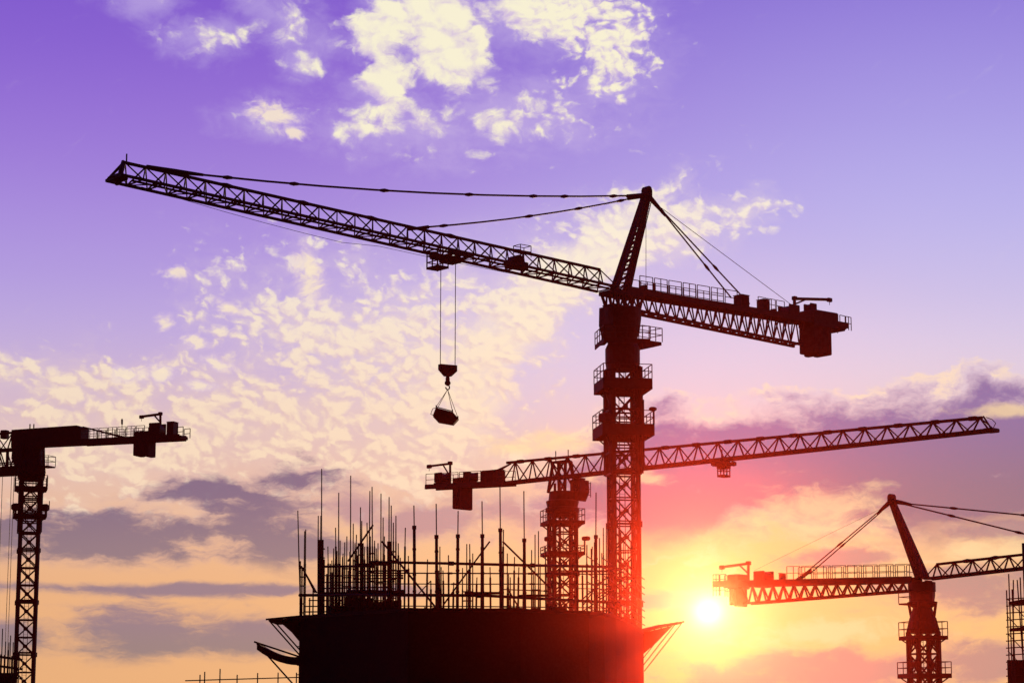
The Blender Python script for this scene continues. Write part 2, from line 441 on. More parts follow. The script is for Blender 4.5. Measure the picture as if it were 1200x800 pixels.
    def truss(c, name, A, B, h0, h1, b0, b1, panel, chord=0.17, web=0.085, top=True, cap=True, parent=None, mat=None, nose=False):
        """triangular lattice: bottom pair from A to B at (t, z), single upper chord h above"""
        m = MB(); (ta, za), (tb, zb) = A, B; L = math.hypot(tb - ta, zb - za); n = max(2, round(L / panel))
        def P(f): return ta + (tb - ta) * f, za + (zb - za) * f, h0 + (h1 - h0) * f, b0 + (b1 - b0) * f
        def bot(f, sg): t, z, h, b = P(f); return V3((t, sg * b, z))
        def up(f, sg=0): t, z, h, b = P(f); return V3((t, 0, z + h))
        for sg in (-1, 1): m.beam(bot(0, sg), bot(1, sg), chord)
        f_up0 = 0.5 / n if nose else 0.0
        m.beam(up(f_up0), up(1 - 0.4 / n), chord * 1.05)
        for i in range(n):
            f0, fm, f1 = i / n, (i + 0.5) / n, (i + 1) / n
            for sg in (-1, 1):
                m.beam(bot(f0, sg), up(fm), web); m.beam(up(fm), bot(f1, sg), web)
            m.beam(bot(f0, -1), bot(f0, 1), web)
            if i % 2: m.beam(bot(f0, -1), bot(f1, 1), web * 0.8)
            else: m.beam(bot(f0, 1), bot(f1, -1), web * 0.8)
        m.beam(bot(1, -1), bot(1, 1), chord)
        c.bot, c.up = bot, up
        return m.build(name, mat or STEEL, parent or c.root)
    def rails(c, name, parent, a, b, s, h=1.0, step=1.4, w=0.045, gaps=()):
        """hand rail from (t,z) a to b at the lateral offset s"""
        m = MB(); (ta, za), (tb, zb) = a, b; n = max(1, round(abs(tb - ta) / step))
        for k in range(n):
            if k in gaps: continue
            f0, f1 = k / n + 0.06 / n, (k + 1) / n - 0.06 / n
            p, q = V3((ta + (tb - ta) * f0, s, za + (zb - za) * f0)), V3((ta + (tb - ta) * f1, s, za + (zb - za) * f1))
            up = V3((0, 0, h))
            m.beam(p, p + up, w); m.beam(q, q + up, w); m.beam(p + up, q + up, w); m.beam(p + up * 0.5, q + up * 0.5, w)
            if k % 2: m.beam((p + q) / 2, (p + q) / 2 + up, w)
        return m.build(name, STEEL, parent)
    def pendant(c, name, p, q, w, joints=(), plate=2.4, ends=(True, True), slack=0.0):
        m = MB(); p, q = V3(p), V3(q); d = q - p; pts = []
        for k in range(9):
            f = k / 8; pts.append(p + d * f - V3((0, 0, slack * 4 * f * (1 - f))))
        m.path(pts, w, 6)
        def pt(f): return p + d * f - V3((0, 0, slack * 4 * f * (1 - f)))
        for f in joints:
            e = 0.35 / d.length
            m.beam(pt(f - e), pt(f), w * 1.3, n=6, w2=w * plate); m.beam(pt(f), pt(f + e), w * plate, n=6, w2=w * 1.3)
        return m.build(name, STEEL, c.root)
# ------------------------------------------------------------------ shared crane fittings
def derrick(c, base, top, arm_end, w=0.16, s=0.0, drop=True):
    m = MB(); b, t, e = c.p(*base, s), c.p(*top, s), c.p(*arm_end, s)
    m.beam(b, t, w * 1.3, n=8); m.beam(t, e, w * 1.1)
    m.beam(b.lerp(t, 0.35), t.lerp(e, 0.35), w * 0.6)
    m.box(t - V3((.16, .16, .12)), t + V3((.16, .16, .2)), .03)
    o = m.build('service_derrick', STEEL, c.root)
    k = MB(); k.box(e - V3((.22, .12, .2)), e + V3((.22, .12, .14)), .04); k.beam(e, e - V3((0, 0, .45)), 0.05, n=6)
    k.build('chain_hoist', STEEL, o); return o
def slabs(c, x0, x1, y0, y1, s0, s1, n=4, lug=0.12):
    """the hanging ballast: separate slabs side by side along the counter-jib"""
    mb = MB(); t0, t1, z0, z1 = c.pbox(mb, x0, y0, x1, y1, s0, s1)
    k = (t1 - t0) / n
    for i in range(n):
        b = MB(); a = t0 + i * k
        dz = 0.10 * math.sin(i * 2.3)
        b.box((a + .015, s0, z0 + .06 + dz), (a + k - .015, s1, z1), .06)
        b.beam((a + k / 2, s0 - .05, z1 - .3), (a + k / 2, s1 + .05, z1 - .3), lug, n=6)
        b.build('counterweight', BALLAST, c.root)
def winch(c, x0, y0, x1, y1, s=0.55):
    mb = MB(); t0, t1, z0, z1 = c.pbox(mb, x0, y0, x1, y1, -s, s)
    m = MB(); h = z1 - z0; tm = (t0 + t1) / 2; r = h * 0.42
    m.box((t0, -s, z0), (t1, s, z0 + h * .18), .03)
    for sg in (-1, 1): m.box((tm - r, sg * s - .05, z0 + h * .2), (tm + r, sg * s + .05, z1), .04)
    m.box((t0 + .05, -s * .7, z0 + h * .2), (tm - r - .05, s * .5, z0 + h * .75), .06)
    o = m.build('hoist_winch', STEEL, c.root)
    d = MB(); d.beam((tm, -s + .06, z0 + h * .55), (tm, s - .06, z0 + h * .55), r * 2, n=16)
    d.build('rope_drum', ROPE, o); return o
def cabinet(c, x0, y0, x1, y1, s=0.5):
    m = MB(); t0, t1, z0, z1 = c.pbox(m, x0, y0, x1, y1, -s, s, .05)
    m.box((t0 - .04, -s - .04, z1 + .003), (t1 + .04, s + .04, z1 + .06), .015)
    o = m.build('electrical_cabinet', STEEL, c.root)
    d = MB(); d.box((t0 + .08, s + .004, z0 + .1), (t1 - .08, s + .03, z1 - .1), .008); d.build('cabinet_door', DECK, o)
    return o
def cab(c, x0, y0, x1, y1, s0, s1, front=1):
    """operator's cabin with a sloping lower front; front = +1 looks along the jib"""
    mb = MB(); t0, t1, z0, z1 = c.pbox(mb, x0, y0, x1, y1, s0, s1)
    m = MB(); f, b = (t1, t0) if front > 0 else (t0, t1); k = (f - b)
    poly = [(b, z0 + .1), (b + k * .6, z0), (f, z0 + (z1 - z0) * .42), (f - k * .06, z1 - .05), (b + k * .1, z1), (b, z1 - .05)]
    m.prism(poly, s0, s1)
    m.box((b + k * .2, s0 + .2, z1 + .004), (b + k * .75, s1 - .2, z1 + .16), .04)
    o = m.build('operator_cab', STEEL, c.root)
    e = .012
    for sd in (s0 - e, s1 + e):
        g = MB(); g.prism([(b + k * .35, z0 + .55), (f - k * .14, z0 + (z1 - z0) * .48), (f - k * .16, z1 - .25), (b + k * .35, z1 - .25)], sd - .006, sd + .006)
        g.build('cab_window', GLASS, o)
    return o
def trolley(c, t, zb, b, basket=1, L=1.5, bw=0.9, drop=0.55, kb=.5, tb0=None):
    m = MB()
    for sg in (-1, 1):
        m.box((t - L / 2, sg * b - .09, zb - .22), (t + L / 2, sg * b + .09, zb + .10), .04)
        for k in (-1, 1): m.beam((t + k * L * .36, sg * (b - .16), zb - .02), (t + k * L * .36, sg * (b + .13), zb - .02), .34, n=12)
    for k in (-1, 0, 1): m.beam((t + k * L * .4, -b, zb - .18), (t + k * L * .4, b, zb - .18), .16)
    m.box((t - L * .32, -b * .5, zb - drop), (t + L * .32, b * .5, zb - .12), .05)
    o = m.build('trolley', STEEL, c.root)
    if basket:
        k = MB(); ta = tb0 if tb0 is not None else t + basket * (L / 2 + .1); tb = ta + basket * bw; z0 = zb - 1.15; b = kb
        lo, hi = min(ta, tb), max(ta, tb)
        k.box((lo, -b - .1, z0), (hi, b + .1, z0 + .18), .02)
        for x in (lo, (lo + hi) / 2, hi):
            for sg in (-1, 1): k.beam((x, sg * (b + .1), z0), (x, sg * (b + .1), zb + .2), .07)
        for zz in (z0 + .5, z0 + .95):
            for sg in (-1, 1): k.beam((lo, sg * (b + .1), zz), (hi, sg * (b + .1), zz), .06)
            for x in (lo, hi): k.beam((x, -b - .1, zz), (x, b + .1, zz), .06)
        for sg in (-1, 1): k.beam((lo, sg * b, zb + .1), (hi, sg * b, zb + .1), .12)
        k.build('maintenance_basket', DECK, o)
    return o

# ================================================================== crane A: the big hammerhead in the middle
A = Crane('largest black tower crane, lattice jib rising to the upper left, carrying the skip', (729, 345, 170), (130, 206, 142))
zA = A.p(729, 360).z
A.mast(1.82, R(9), A.p(731, 432).z, 1.9, leg=0.26, br=0.10)
# climbing frame: a wider cage round the top of the mast
cf = MB(); cw = 2.2; z_lo, z_hi = A.p(731, 556).z, A.p(731, 432).z
for i in range(4):
    cf.beam(A.cor(i, z_lo, cw), A.cor(i, z_hi, cw), 0.26)
    k = 5; h = (z_hi - z_lo) / k
    for j in range(k + 1):
        cf.beam(A.cor(i, z_lo + j * h, cw), A.cor((i + 1) % 4, z_lo + j * h, cw), 0.13)
        if j < k:
            pass
            if j % 2 and i % 2: cf.beam(A.cor((i + 1) % 4, z_lo + j * h, cw), A.cor(i, z_lo + (j + 1) * h, cw), 0.10)
pr = A.cor(1, 0, cw + .5); pm = A.cor(0, 0, cw + .5)
cf.beam(A.cor(1, z_lo + .3, cw + .35), A.cor(1, z_hi - 2.5, cw + .35), 0.12, n=8)         # climbing ram
cf.build('climbing_frame', STEEL, A.root)
z = A.p(731, 447).z; A.platform(z, 0.68, 0.8, 1.05, inner=cw, step=1.2)
z = A.p(731, 500).z; pl = A.platform(z, 0.78, 0.85, 1.0, inner=cw, step=1.2)
x = MB(); x.box(A.cor(0, z + .05, cw + 1.2) - V3((.35, .35, 0)), A.cor(0, z + .75, cw + 1.2) + V3((.35, .35, 0)), .1)
x.build('tool_box', STEEL, A.root)
x = MB(); pc_ = A.cor(1, z, cw + 1.62)
x.beam(pc_, pc_ + V3((0, 0, 1.0)), .1); x.box(pc_ + V3((-.12, -.2, .95)), pc_ + V3((.3, .2, 1.25)), .08)
x.build('floodlight', STEEL, A.root)
# slewing unit
zt = A.p(731, 361).z; zc = A.p(731, 434).z; H = zt - zc
sl = MB()
sl.lathe((0, 0, zc), [(1.22, 0), (1.30, H * .12), (1.30, H * .34), (1.12, H * .42), (1.12, H * .50), (1.30, H * .62), (1.42, H * .82), (1.44, H * .97), (1.2, H)], 24)
sl.build('slewing_unit', STEEL, A.root)
cab(A, 702, 359, 727, 396, -1.1, .5)
z = A.p(731, 401).z
A.mw = 2.0; A.platform(z, 0.6, 0.35, 0.95, sides=(1, 0, 0, 1), brackets=False, inner=2.2)
# the access balcony on the right of the slewing unit
b = MB(); rr = MB(); q0, q1 = A.tz(748, 402, .4), A.tz(771, 402, .4)
t0, t1 = sorted((q0[0], q1[0])); z = A.p(760, 400, .4).z
b.prism([(t0, z), (t1, z), (t1, z - .8), (t0, z - .25)], -.5, .8)
for sx in (-.58, .88):
    for k in range(4):
        t = t0 + (t1 - t0) * k / 3; rr.beam((t, sx, z), (t, sx, z + 1.05), .05)
    for hh in (.52, 1.05): rr.beam((t0, sx, z + hh), (t1, sx, z + hh), .05)
for t in (t0, t1):
    for hh in (.52, 1.05): rr.beam((t, -.58, z + hh), (t, .88, z + hh), .05)
o = b.build('access_balcony', DECK, A.root); rr.build('railing', STEEL, o)
# jib
bA, bB = A.tz(712, 339), A.tz(134, 208.5)
h0 = A.tz(712, 318)[1] - bA[1]; h1 = A.tz(134, 187.5)[1] - bB[1]
jib = A.truss('jib', bA, bB, h0 * 1.0, h1 * .98, 1.15, 1.0, 1.5, chord=0.17, web=0.085, nose=True)
A.jbot, A.jup = A.bot, A.up
w = MB()                                              # grating walkway between the lower chords
w.beam(A.jbot(0.0, 0) + V3((0, 0, .08)), A.jbot(0.97, 0) + V3((0, 0, .08)), 0.36, 0.05); w.build('walkway', DECK, jib)
nz = MB(); e = A.jbot(1, 0)
nz.box(e + V3((-.7, -.5, -.15)), e + V3((.1, .5, .22)), .05); nz.beam(e + V3((-.3, 0, 0)), A.jup(.985, 0) + V3((0, 0, .1)), .2)
nz.beam(e + V3((0, 0, .1)), e + V3((.45, 0, -.05)), .1); nz.beam(A.jup(.98, 0), A.jup(.98, 0) + V3((0, 0, .6)), .07)
for sg in (-1, 1): nz.beam(A.jbot(1, sg), A.jup(.985, 0), .12)
nz.beam((e.x - .25, -.12, e.z - .2), (e.x - .25, .12, e.z - .2), .5, n=12)
nz.build('jib_nose', STEEL, jib)
bp = MB()                                             # trolley rope under the lower chords, slightly slack
pts = []
for k in range(13):
    f = k / 12; p = A.jbot(.05 + .9 * f, -.2); pts.append(p - V3((0, 0, .12 + .75 * 4 * f * (1 - f) * (1 if f > .5 else .55))))
bp.path(pts, .035, 5); bp.build('trolley_rope', ROPE, jib)
# plates where jib sections are pinned together
for f in (.205, .355, .52, .655, .80):
    pp = MB(); p = A.jup(f, 0); d = (A.jup(f + .01, 0) - p).normalized()
    pp.beam(p - d * .75, p, .16, n=8, w2=.36); pp.beam(p, p + d * .75, .36, n=8, w2=.16)
    pp.build('section_joint', STEEL, jib)
# inspection cage and rope drum on the jib
t, z = A.tz(612, 297); k = MB()
for a in (-.5, .5):
    for s_ in (-.4, .4): k.beam((t + a, s_, z - .3), (t + a, s_, z + .55), .045)
for hh in (.1, .55):
    for s_ in (-.4, .4): k.beam((t - .5, s_, z + hh), (t + .5, s_, z + hh), .045)
    for a in (-.5, .5): k.beam((t + a, -.4, z + hh), (t + a, .4, z + hh), .045)
k.build('inspection_cage', STEEL, jib)
t, z = A.tz(604, 308); k = MB(); k.box((t - .9, -.4, z - .45), (t + .7, .4, z + .1), .06); k.beam((t, -.5, z + .15), (t, .5, z + .15), .75, n=14)
k.build('trolley_winch', STEEL, jib)
# tower head: inclined A-frame leaning back over the counter-jib
apex = A.p(758, 226); th = MB(); f1, f2 = A.tz(719, 342), A.tz(734, 342)
for sg in (-1, 1):
    a, b_ = V3((f1[0], sg * .26, f1[1])), V3((f2[0], sg * .26, f2[1]))
    e1, e2 = apex + V3((.22, sg * .13, -.1)), apex + V3((-.18, sg * .13, -.2))
    th.beam(a, e1, .24, w2=.2); th.beam(b_, e2, .24, w2=.2)
    for k in range(11):
        u0, u1 = k / 11, (k + 1) / 11
        pa, pb = a.lerp(e1, u0), b_.lerp(e2, u1)
        th.beam(pa, pb, .09); th.beam(b_.lerp(e2, u0), pa, .07)
        if sg > 0:
            th.beam(pa, V3((pa.x, -pa.y, pa.z)), .07)
th.box(apex + V3((-.3, -.3, -.35)), apex + V3((.3, .3, .3)), .08)
th.beam(apex + V3((0, -.3, .22)), apex + V3((0, .3, .22)), .55, n=14)
o = th.build('tower_head', STEEL, A.root)
l = MB()
for sg in (-1, 1): l.beam(V3((f2[0] - .15, sg * .2, f2[1])), apex + V3((-.3, sg * .2, -.6)), .05)
for k in range(34):
    f = k / 34; p = V3((f2[0] - .15, 0, f2[1])).lerp(apex + V3((-.3, 0, -.6)), f); l.beam(p + V3((0, -.2, 0)), p + V3((0, .2, 0)), .04)
l.build('ladder', STEEL, o)
# pendants to the jib
A.pendant('pendant_bar', A.p(736, 229.5), A.p(238, 205), .15, (.04, .17, .25, .41, .61, .81, .95), 2.0, slack=.5)
x = MB(); x.beam(A.p(758, 229), A.p(735, 230), .42, n=8, w2=.30); x.build('pendant_yoke', STEEL, A.root); x = MB(); x.beam(A.p(238, 205), A.p(205, 201), .20, n=8, w2=.36); x.beam(A.p(205, 201), A.p(172, 195.5), .36, n=8, w2=.28)
x.build('pendant_yoke', STEEL, A.root)
A.pendant('pendant_bar', A.p(738, 233), A.p(502, 266), .14, (.05, .27, .52, .93), 2.0, slack=.25)
x = MB(); x.beam(A.p(757, 229), A.p(736, 233), .36, n=8, w2=.24); x.build('pendant_yoke', STEEL, A.root); x = MB(); x.beam(A.p(502, 266), A.p(478, 269), .26, n=8, w2=.2)
x.build('pendant_yoke', STEEL, A.root)
# ties to the counter-jib
x = MB(); x.beam(A.p(761, 231), A.p(776, 248), .42, n=8, w2=.26); x.beam(A.p(776, 248), A.p(780, 253), .3, n=8, w2=.2); x.build('pendant_yoke', STEEL, A.root)
A.pendant('tie_bar', A.p(776, 248, .4), A.p(857, 349, .5), .12, (.64,), 2.0)
A.pendant('tie_bar', A.p(778, 249, -.4), A.p(878, 356, -.5), .12, (.60, .97), 2.0)
A.pendant('stay_rope', A.p(770, 240), A.p(926, 356), .045)
A.pendant('stay_rope', A.p(757, 236), A.p(757, 333), .04)
# counter-jib: deck beams on top, lattice keel beneath
d0, d1 = A.tz(727, 341), A.tz(986, 383)
cj = MB()
for sg in (-.72, .72): cj.beam((d0[0], sg, d0[1]), (d1[0], sg, d1[1]), .16, .46)
cj.beam((d0[0], 0, d0[1] + .1), (d1[0], 0, d1[1] + .1), 1.3, .07)
k0, k1 = A.tz(738, 364), A.tz(936, 405); nk = 19
for s_ in (-.5, .5): cj.beam((k0[0], s_, k0[1]), (k1[0], s_, k1[1]), .19)
for k in range(nk):
    f0, fm, f1_ = k / nk, (k + .5) / nk, (k + 1) / nk
    def up_(f, s_): return V3((k0[0] + (k1[0] - k0[0]) * f, s_ * 1.3, d0[1] + (d1[1] - d0[1]) * ((k0[0] + (k1[0] - k0[0]) * f - d0[0]) / (d1[0] - d0[0])) - .2))
    def lo_(f, s_): return V3((k0[0] + (k1[0] - k0[0]) * f, s_, k0[1] + (k1[1] - k0[1]) * f))
    for s_ in (-.5, .5): cj.beam(up_(f0, s_), lo_(fm, s_), .085); cj.beam(lo_(fm, s_), up_(f1_, s_), .085)
    cj.beam(lo_(fm, -.5), lo_(fm, .5), .08); cj.beam(lo_(f0, -.5), lo_(fm, .5), .06)
cj.beam(lo_(0, -.5), V3((.4, -.6, zA - .2)), .16); cj.beam(lo_(0, .5), V3((.4, .6, zA - .2)), .16)
for a in (-1.1, -.4, .4, 1.1):
    for s_ in (-.7, .7): cj.beam((a * .9, s_, zt - .05), (a * 1.1 + .25, s_, zt + 1.0), .17); cj.beam((a * .9, s_, zt - .05), (a * 1.1 - .3, s_, zt + 1.0), .11)
cj.beam((-1.3, 0, zt + .95), (1.6, 0, zt + .98), 1.7, .3)
cjo = cj.build('counter_jib', STEEL, A.root)
r0, r1 = A.tz(741, 342), A.tz(857, 360)
for s_ in (-.75, .75): A.rails('railing', cjo, (r0[0], r0[1]), (r1[0], r1[1]), s_, 1.15, 1.45, .05)
r0, r1 = A.tz(880, 362), A.tz(912, 368); A.rails('railing', cjo, r0, r1, .75, .9, 1.2, .045)
r0, r1 = A.tz(976, 386), A.tz(990, 389)
A.rails('railing', cjo, r0, r1, .75, 1.1, .8, .05); A.rails('railing', cjo, r0, r1, -.75, 1.1, .8, .05)
x = MB(); A.pbox(x, 968, 383, 990, 389, -.8, .8); x.build('end_platform', DECK, cjo)
cabinet(A, 860, 347, 878, 366, .45); cabinet(A, 887, 352, 902, 370, .4)
x = MB(); A.pbox(x, 750, 334, 758, 345, -.3, .3); x.build('rope_guide', STEEL, A.root)
x = MB(); A.pbox(x, 903, 362, 910, 372, -.2, .2); x.build('motor', STEEL, A.root)
winch(A, 911, 358, 938, 378, .6)
x = MB(); t0, t1, z0, z1 = A.pbox(x, 936, 366, 982, 386, -.85, .85, .08); x.build('ballast_frame', STEEL, A.root)
winch(A, 941, 356, 958, 368, .35)
slabs(A, 937, 974, 374, 417, -.8, .8, 4)
derrick(A, (931, 360), (931, 350), (972, 351), .2)
# trolley, hoist ropes and hook block
tA, zAj = A.tz(528, 298.5); tr = trolley(A, tA, zAj - .05, 1.1, L=1.9, bw=.95, basket=1, tb0=A.tz(519, 300)[0])
tk, zk = A.tz(525, 427.5)
ra, rb = A.tz(516, 427.5)[0], A.tz(533.3, 427.5)[0]
for t in (ra, rb): k = MB(); k.beam((t, 0, zk - .1), (t, 0, zAj - .2), .055, n=6); k.build('hoist_rope', ROPE, A.root)
zb = A.tz(525, 441)[1]; hk = MB()
wd = abs(ra - rb) / 2 + .07; tm = (ra + rb) / 2
hk.prism([(tm - wd, zk + .03), (tm + wd, zk - .02), (tm + wd, zk - .4), (tm + .22, zb), (tm - .22, zb), (tm - wd, zk - .4)], -.16, .16)
for sg in (-1, 1): hk.beam((tm + sg * (wd - .3), -.22, zk - .25), (tm + sg * (wd - .3), .22, zk - .25), .46, n=14)
hko = hk.build('hook_block', STEEL, A.root)
zh = A.tz(525, 450)[1]; hh = MB()
hh.lathe((tm, 0, zb - .42), [(.10, 0), (.15, .08), (.15, .3), (.1, .44)], 12)
hh.lathe((tm, 0, zh - .12), [(.06, 0), (.19, .09), (.22, .2), (.19, .3), (.06, .4)], 12)
pts = [V3((tm + .17 * math.sin(a), 0, zh - .22 - .17 * math.cos(a))) for a in [R(v) for v in range(-150, 120, 30)]]
hh.path(pts, .09, 6); hh.beam((tm, 0, zh - .1), pts[0], .09, n=6)
hh.build('hook', STEEL, hko)
# the skip hanging on it
hook_w = A.o + A.u * tm + V3((0, 0, zh - .38))
def wq(px, py): return at(px, py, hook_w.y)
top = wq(524, 484); bw_ = 0.86
load = empty('concrete_skip', V3((wq(522, 487).x, hook_w.y, 0)), 0, 'small six-sided dark steel skip hanging tilted in chains under the hook block', 'skip')
ox = V3((load.location.x, load.location.y, 0))
prof = [wq(*q) - ox for q in ((511, 478.5), (530.5, 483.5), (537.5, 491), (531.5, 497.5), (514, 494.5), (507.5, 487.5))]
prof = [(p.x, p.z) for p in prof]; dp = .62
s1 = MB(); n = 6; cx, cz = sum(p[0] for p in prof) / n, sum(p[1] for p in prof) / n
ring = lambda y, k: [(cx + (x - cx) * k, y, cz + (z - cz) * k) for x, z in prof]
vs_ = ring(-dp, .86) + ring(-dp + .12, 1) + ring(dp - .12, 1) + ring(dp, .86)
fs = [tuple(range(6)), tuple(reversed(range(18, 24)))]
for j in range(3): fs += [(6 * j + (i + 1) % 6, 6 * j + i, 6 * j + 6 + i, 6 * j + 6 + (i + 1) % 6) for i in range(6)]
s1.raw(vs_, fs); body = s1.build('skip_body', RUST, load)
tl, tr_ = V3((prof[0][0], 0, prof[0][1])), V3((prof[1][0], 0, prof[1][1])); rm = MB()
cr = [tl + V3((.03, -dp, .03)), tr_ + V3((.0, -dp, .03)), tr_ + V3((.0, dp, .03)), tl + V3((.03, dp, .03))]
rm.path(cr + cr[:1], .07, 6); rm.build('rim_bar', STEEL, body)
bl = MB(); lf = V3((prof[5][0], 0, prof[5][1])); bl.path([tl + V3((0, -.3, 0)), tl + V3((-.22, -.3, -.05)), lf + V3((-.16, -.3, .1)), lf + V3((0, -.3, .05))], .045); bl.build('tipping_handle', STEEL, load)
hp = hook_w - ox
for e in cr + [V3((prof[2][0] - .05, 0, prof[2][1] + .1))]:
    s2 = MB(); s2.beam(hp, e, .04, n=5); s2.beam(e + V3((0, 0, .12)), e - V3((0, 0, .1)), .09, n=6); s2.build('sling_chain', ROPE, load)

# ================================================================== crane B: flat-top behind the core, jib to the right
B = Crane('flat-top tower crane behind the concrete core, its jib rising to the right', (659, 560, 196), (1165, 497, 167))
B.mast(1.9, R(12), B.p(659, 600).z, 1.75, leg=.28, br=.12)
B.mw = 1.9
zz = B.p(659, 611).z; B.platform(zz, .47, .3, 1.0, inner=2.1, step=1.0)
zz = B.p(659, 647).z; B.platform(zz, .47, .3, .5, inner=2.1, step=1.5)
x = MB(); pc_ = B.cor(1, zz, 3.1); x.beam(pc_, pc_ + V3((0, 0, 1.)), .1); x.box(pc_ + V3((-.15, -.2, .9)), pc_ + V3((.45, .2, 1.25)), .07); x.build('floodlight', STEEL, B.root)
x = MB(); pc_ = B.cor(0, zz, 3.0); x.beam(pc_, pc_ + V3((0, 0, 1.)), .1); x.box(pc_ + V3((-.4, -.2, .8)), pc_ + V3((.15, .2, 1.2)), .07); x.build('floodlight', STEEL, B.root)
x = MB(); zc = B.p(659, 606).z; zt = B.p(659, 576).z; H = zt - zc
x.lathe((0, 0, zc), [(1.05, 0), (1.12, H * .16), (1.45, H * .2), (1.45, H * .36), (1.3, H * .38), (1.42, H * .62), (1.2, H * .66), (1.12, H)], 20); x.build('slewing_unit', STEEL, B.root)
hd = MB(); ze = B.p(659, 541).z; zl = B.p(659, 577).z
for tt in (-1.0, .9):
    for s_ in (-.7, .7):
        hd.beam((tt, s_, zl), (tt * .75, s_ * .5, ze), .2)
for s_ in (-1, 1):
    hd.beam((-1.0, s_ * .7, zl), (.9 * .75, s_ * .5, ze), .12); hd.beam((.9, s_ * .7, zl), (-.75, s_ * .5, ze), .12)
for tt in (-.75, .68): hd.beam((tt, -.4, ze), (tt, .4, ze), .16); hd.beam((tt, 0, ze), (tt, 0, ze + 1.0), .06)
for s_ in (-.4, .4): hd.beam((-.75, s_, ze), (.68, s_, ze), .16)
hd.build('tower_head', STEEL, B.root)
cab(B, 668, 562, 691, 587, .35, 1.6)
x = MB(); q = B.p(686, 580, .9); r_ = B.p(689, 580, .9)
for hh in (0, .5, 1.0): x.beam(q + V3((0, 0, hh)), r_ + V3((.3, 0, hh)), .05)
x.beam(r_ + V3((.3, 0, -.2)), r_ + V3((.3, 0, 1.1)), .05); x.build('railing', STEEL, B.root)
bA, bB = B.tz(594, 566), B.tz(1163, 504)
h0 = B.tz(594, 542)[1] - bA[1]; h1 = B.tz(1163, 488)[1] - bB[1]
jb = B.truss('jib', bA, bB, h0, h1, .62, .5, 2.05, chord=.2, web=.10)
B.jbot, B.jup = B.bot, B.up
for k in range(15):                                   # posts where the sections meet
    f = (k + .5) / 15; p = MB(); u = B.jup(f, 0)
    p.beam(u - V3((.3, 0, 0)), u + V3((.3, 0, 0)), .3); p.build('section_joint', STEEL, jb)
x = MB(); e = B.jbot(1, 0); x.box(e + V3((-.5, -.5, -.15)), e + V3((.3, .5, .15)), .05); x.beam(e, B.jup(.985, 0) + V3((0, 0, .1)), .1)
x.path([e + V3((.1, 0, .2)), e + V3((.3, 0, .5)), e + V3((0, 0, .8)), B.jup(.99, 0)], .06); x.build('jib_nose', STEEL, jb)
tB, zB = B.tz(848, 543); trolley(B, tB, zB + .05, .62, L=1.5, bw=.6, basket=-1, drop=.5, kb=.3, tb0=tB + .3)
x = MB(); q = B.p(846, 541); x.beam(q, q + V3((0, 0, 1.0)), .09); x.build('rope_guide', STEEL, B.root)
d0, d1 = B.tz(598, 566), B.tz(505, 571); cj = MB()
for s_ in (-.7, .7): cj.beam((d0[0], s_, d0[1]), (d1[0], s_, d1[1]), .18, .42)
cj.beam((d0[0], 0, d0[1] + .1), (d1[0], 0, d1[1] + .1), 1.3, .07); cjo = cj.build('counter_jib', STEEL, B.root)
for s_ in (-.72, .72): B.rails('railing', cjo, (d0[0], d0[1] + .1), (d1[0], d1[1] + .1), s_, 1.05, 1.5, .045)
x = MB(); B.pbox(x, 500, 568, 512, 572, -.75, .75); x.build('end_platform', DECK, cjo)
slabs(B, 530, 554, 560, 597, -.7, .7, 3)
winch(B, 508, 554, 528, 568, .5); winch(B, 543, 553, 560, 566, .5)
cabinet(B, 563, 552, 592, 565, .5)
derrick(B, (527.5, 566), (527.5, 543), (503, 546), .16)
B.pendant('tie_bar', B.p(599, 543), B.p(568, 557), .12)
B.pendant('tie_bar', B.p(599, 543, .4), B.p(572, 559, .5), .12)
x = MB()                                              # builders' hoist rail climbing beside this mast
for s_ in (-.5, .1): x.beam(V3((-1.4 * B.u.x - .9 * B.u.y, 0, 0)) + V3((0, s_, 0)), V3((-1.4 * B.u.x - .9 * B.u.y, s_, B.p(641, 568).z)), .16)
x.build('cable_duct', STEEL, B.root)

# ================================================================== crane C: hammerhead at the right, counter-jib towards the sun
Cc = Crane('right-hand black hammerhead crane whose counter-jib points left to the setting sun', (1080, 680, 182), (1200, 661, 175.2))
Cc.mast(1.72, R(16), Cc.p(1080, 740).z, 1.7, leg=.30, br=.12)
zz = Cc.p(1080, 745).z; Cc.platform(zz, .36, .3, 1.1, inner=2.0, step=.9)
zz = Cc.p(1080, 789).z; Cc.platform(zz, .5, .35, .9, inner=2.0, step=.9)
x = MB(); zc = Cc.p(1080, 742).z; zt = Cc.p(1080, 682).z; H = zt - zc
x.lathe((0, 0, zc), [(.95, 0), (1.2, H * .1), (1.0, H * .32), (.75, H * .5), (1.1, H * .56), (1.1, H * .62), (.95, H * .63), (.95, H * .8), (1.08, H * .82), (1.08, H), ], 18); x.build('slewing_unit', STEEL, Cc.root)
x = MB()
for i in range(4): x.beam(Cc.cor(i, zc, 1.8), Cc.cor(i, zc + H * .3, 1.35), .2); x.beam(Cc.cor(i, zc + H * .3, 1.3), Cc.cor(i, zc + H * .62, 1.6), .16); x.beam(Cc.cor(i, zc + H * .3, 1.35), Cc.cor((i + 1) % 4, zc + H * .3, 1.35), .14)
x.build('support_frame', STEEL, Cc.root)
cab(Cc, 1080, 682, 1097, 707, -.2, 1.0)
b = MB(); q0, q1 = Cc.tz(1063, 708, -.4), Cc.tz(1072, 708, -.4); t0, t1 = sorted((q0[0], q1[0])); z = Cc.p(1068, 707).z
b.box((t0 - .3, -1.1, z - .12), (t1, .4, z)); rr = MB()
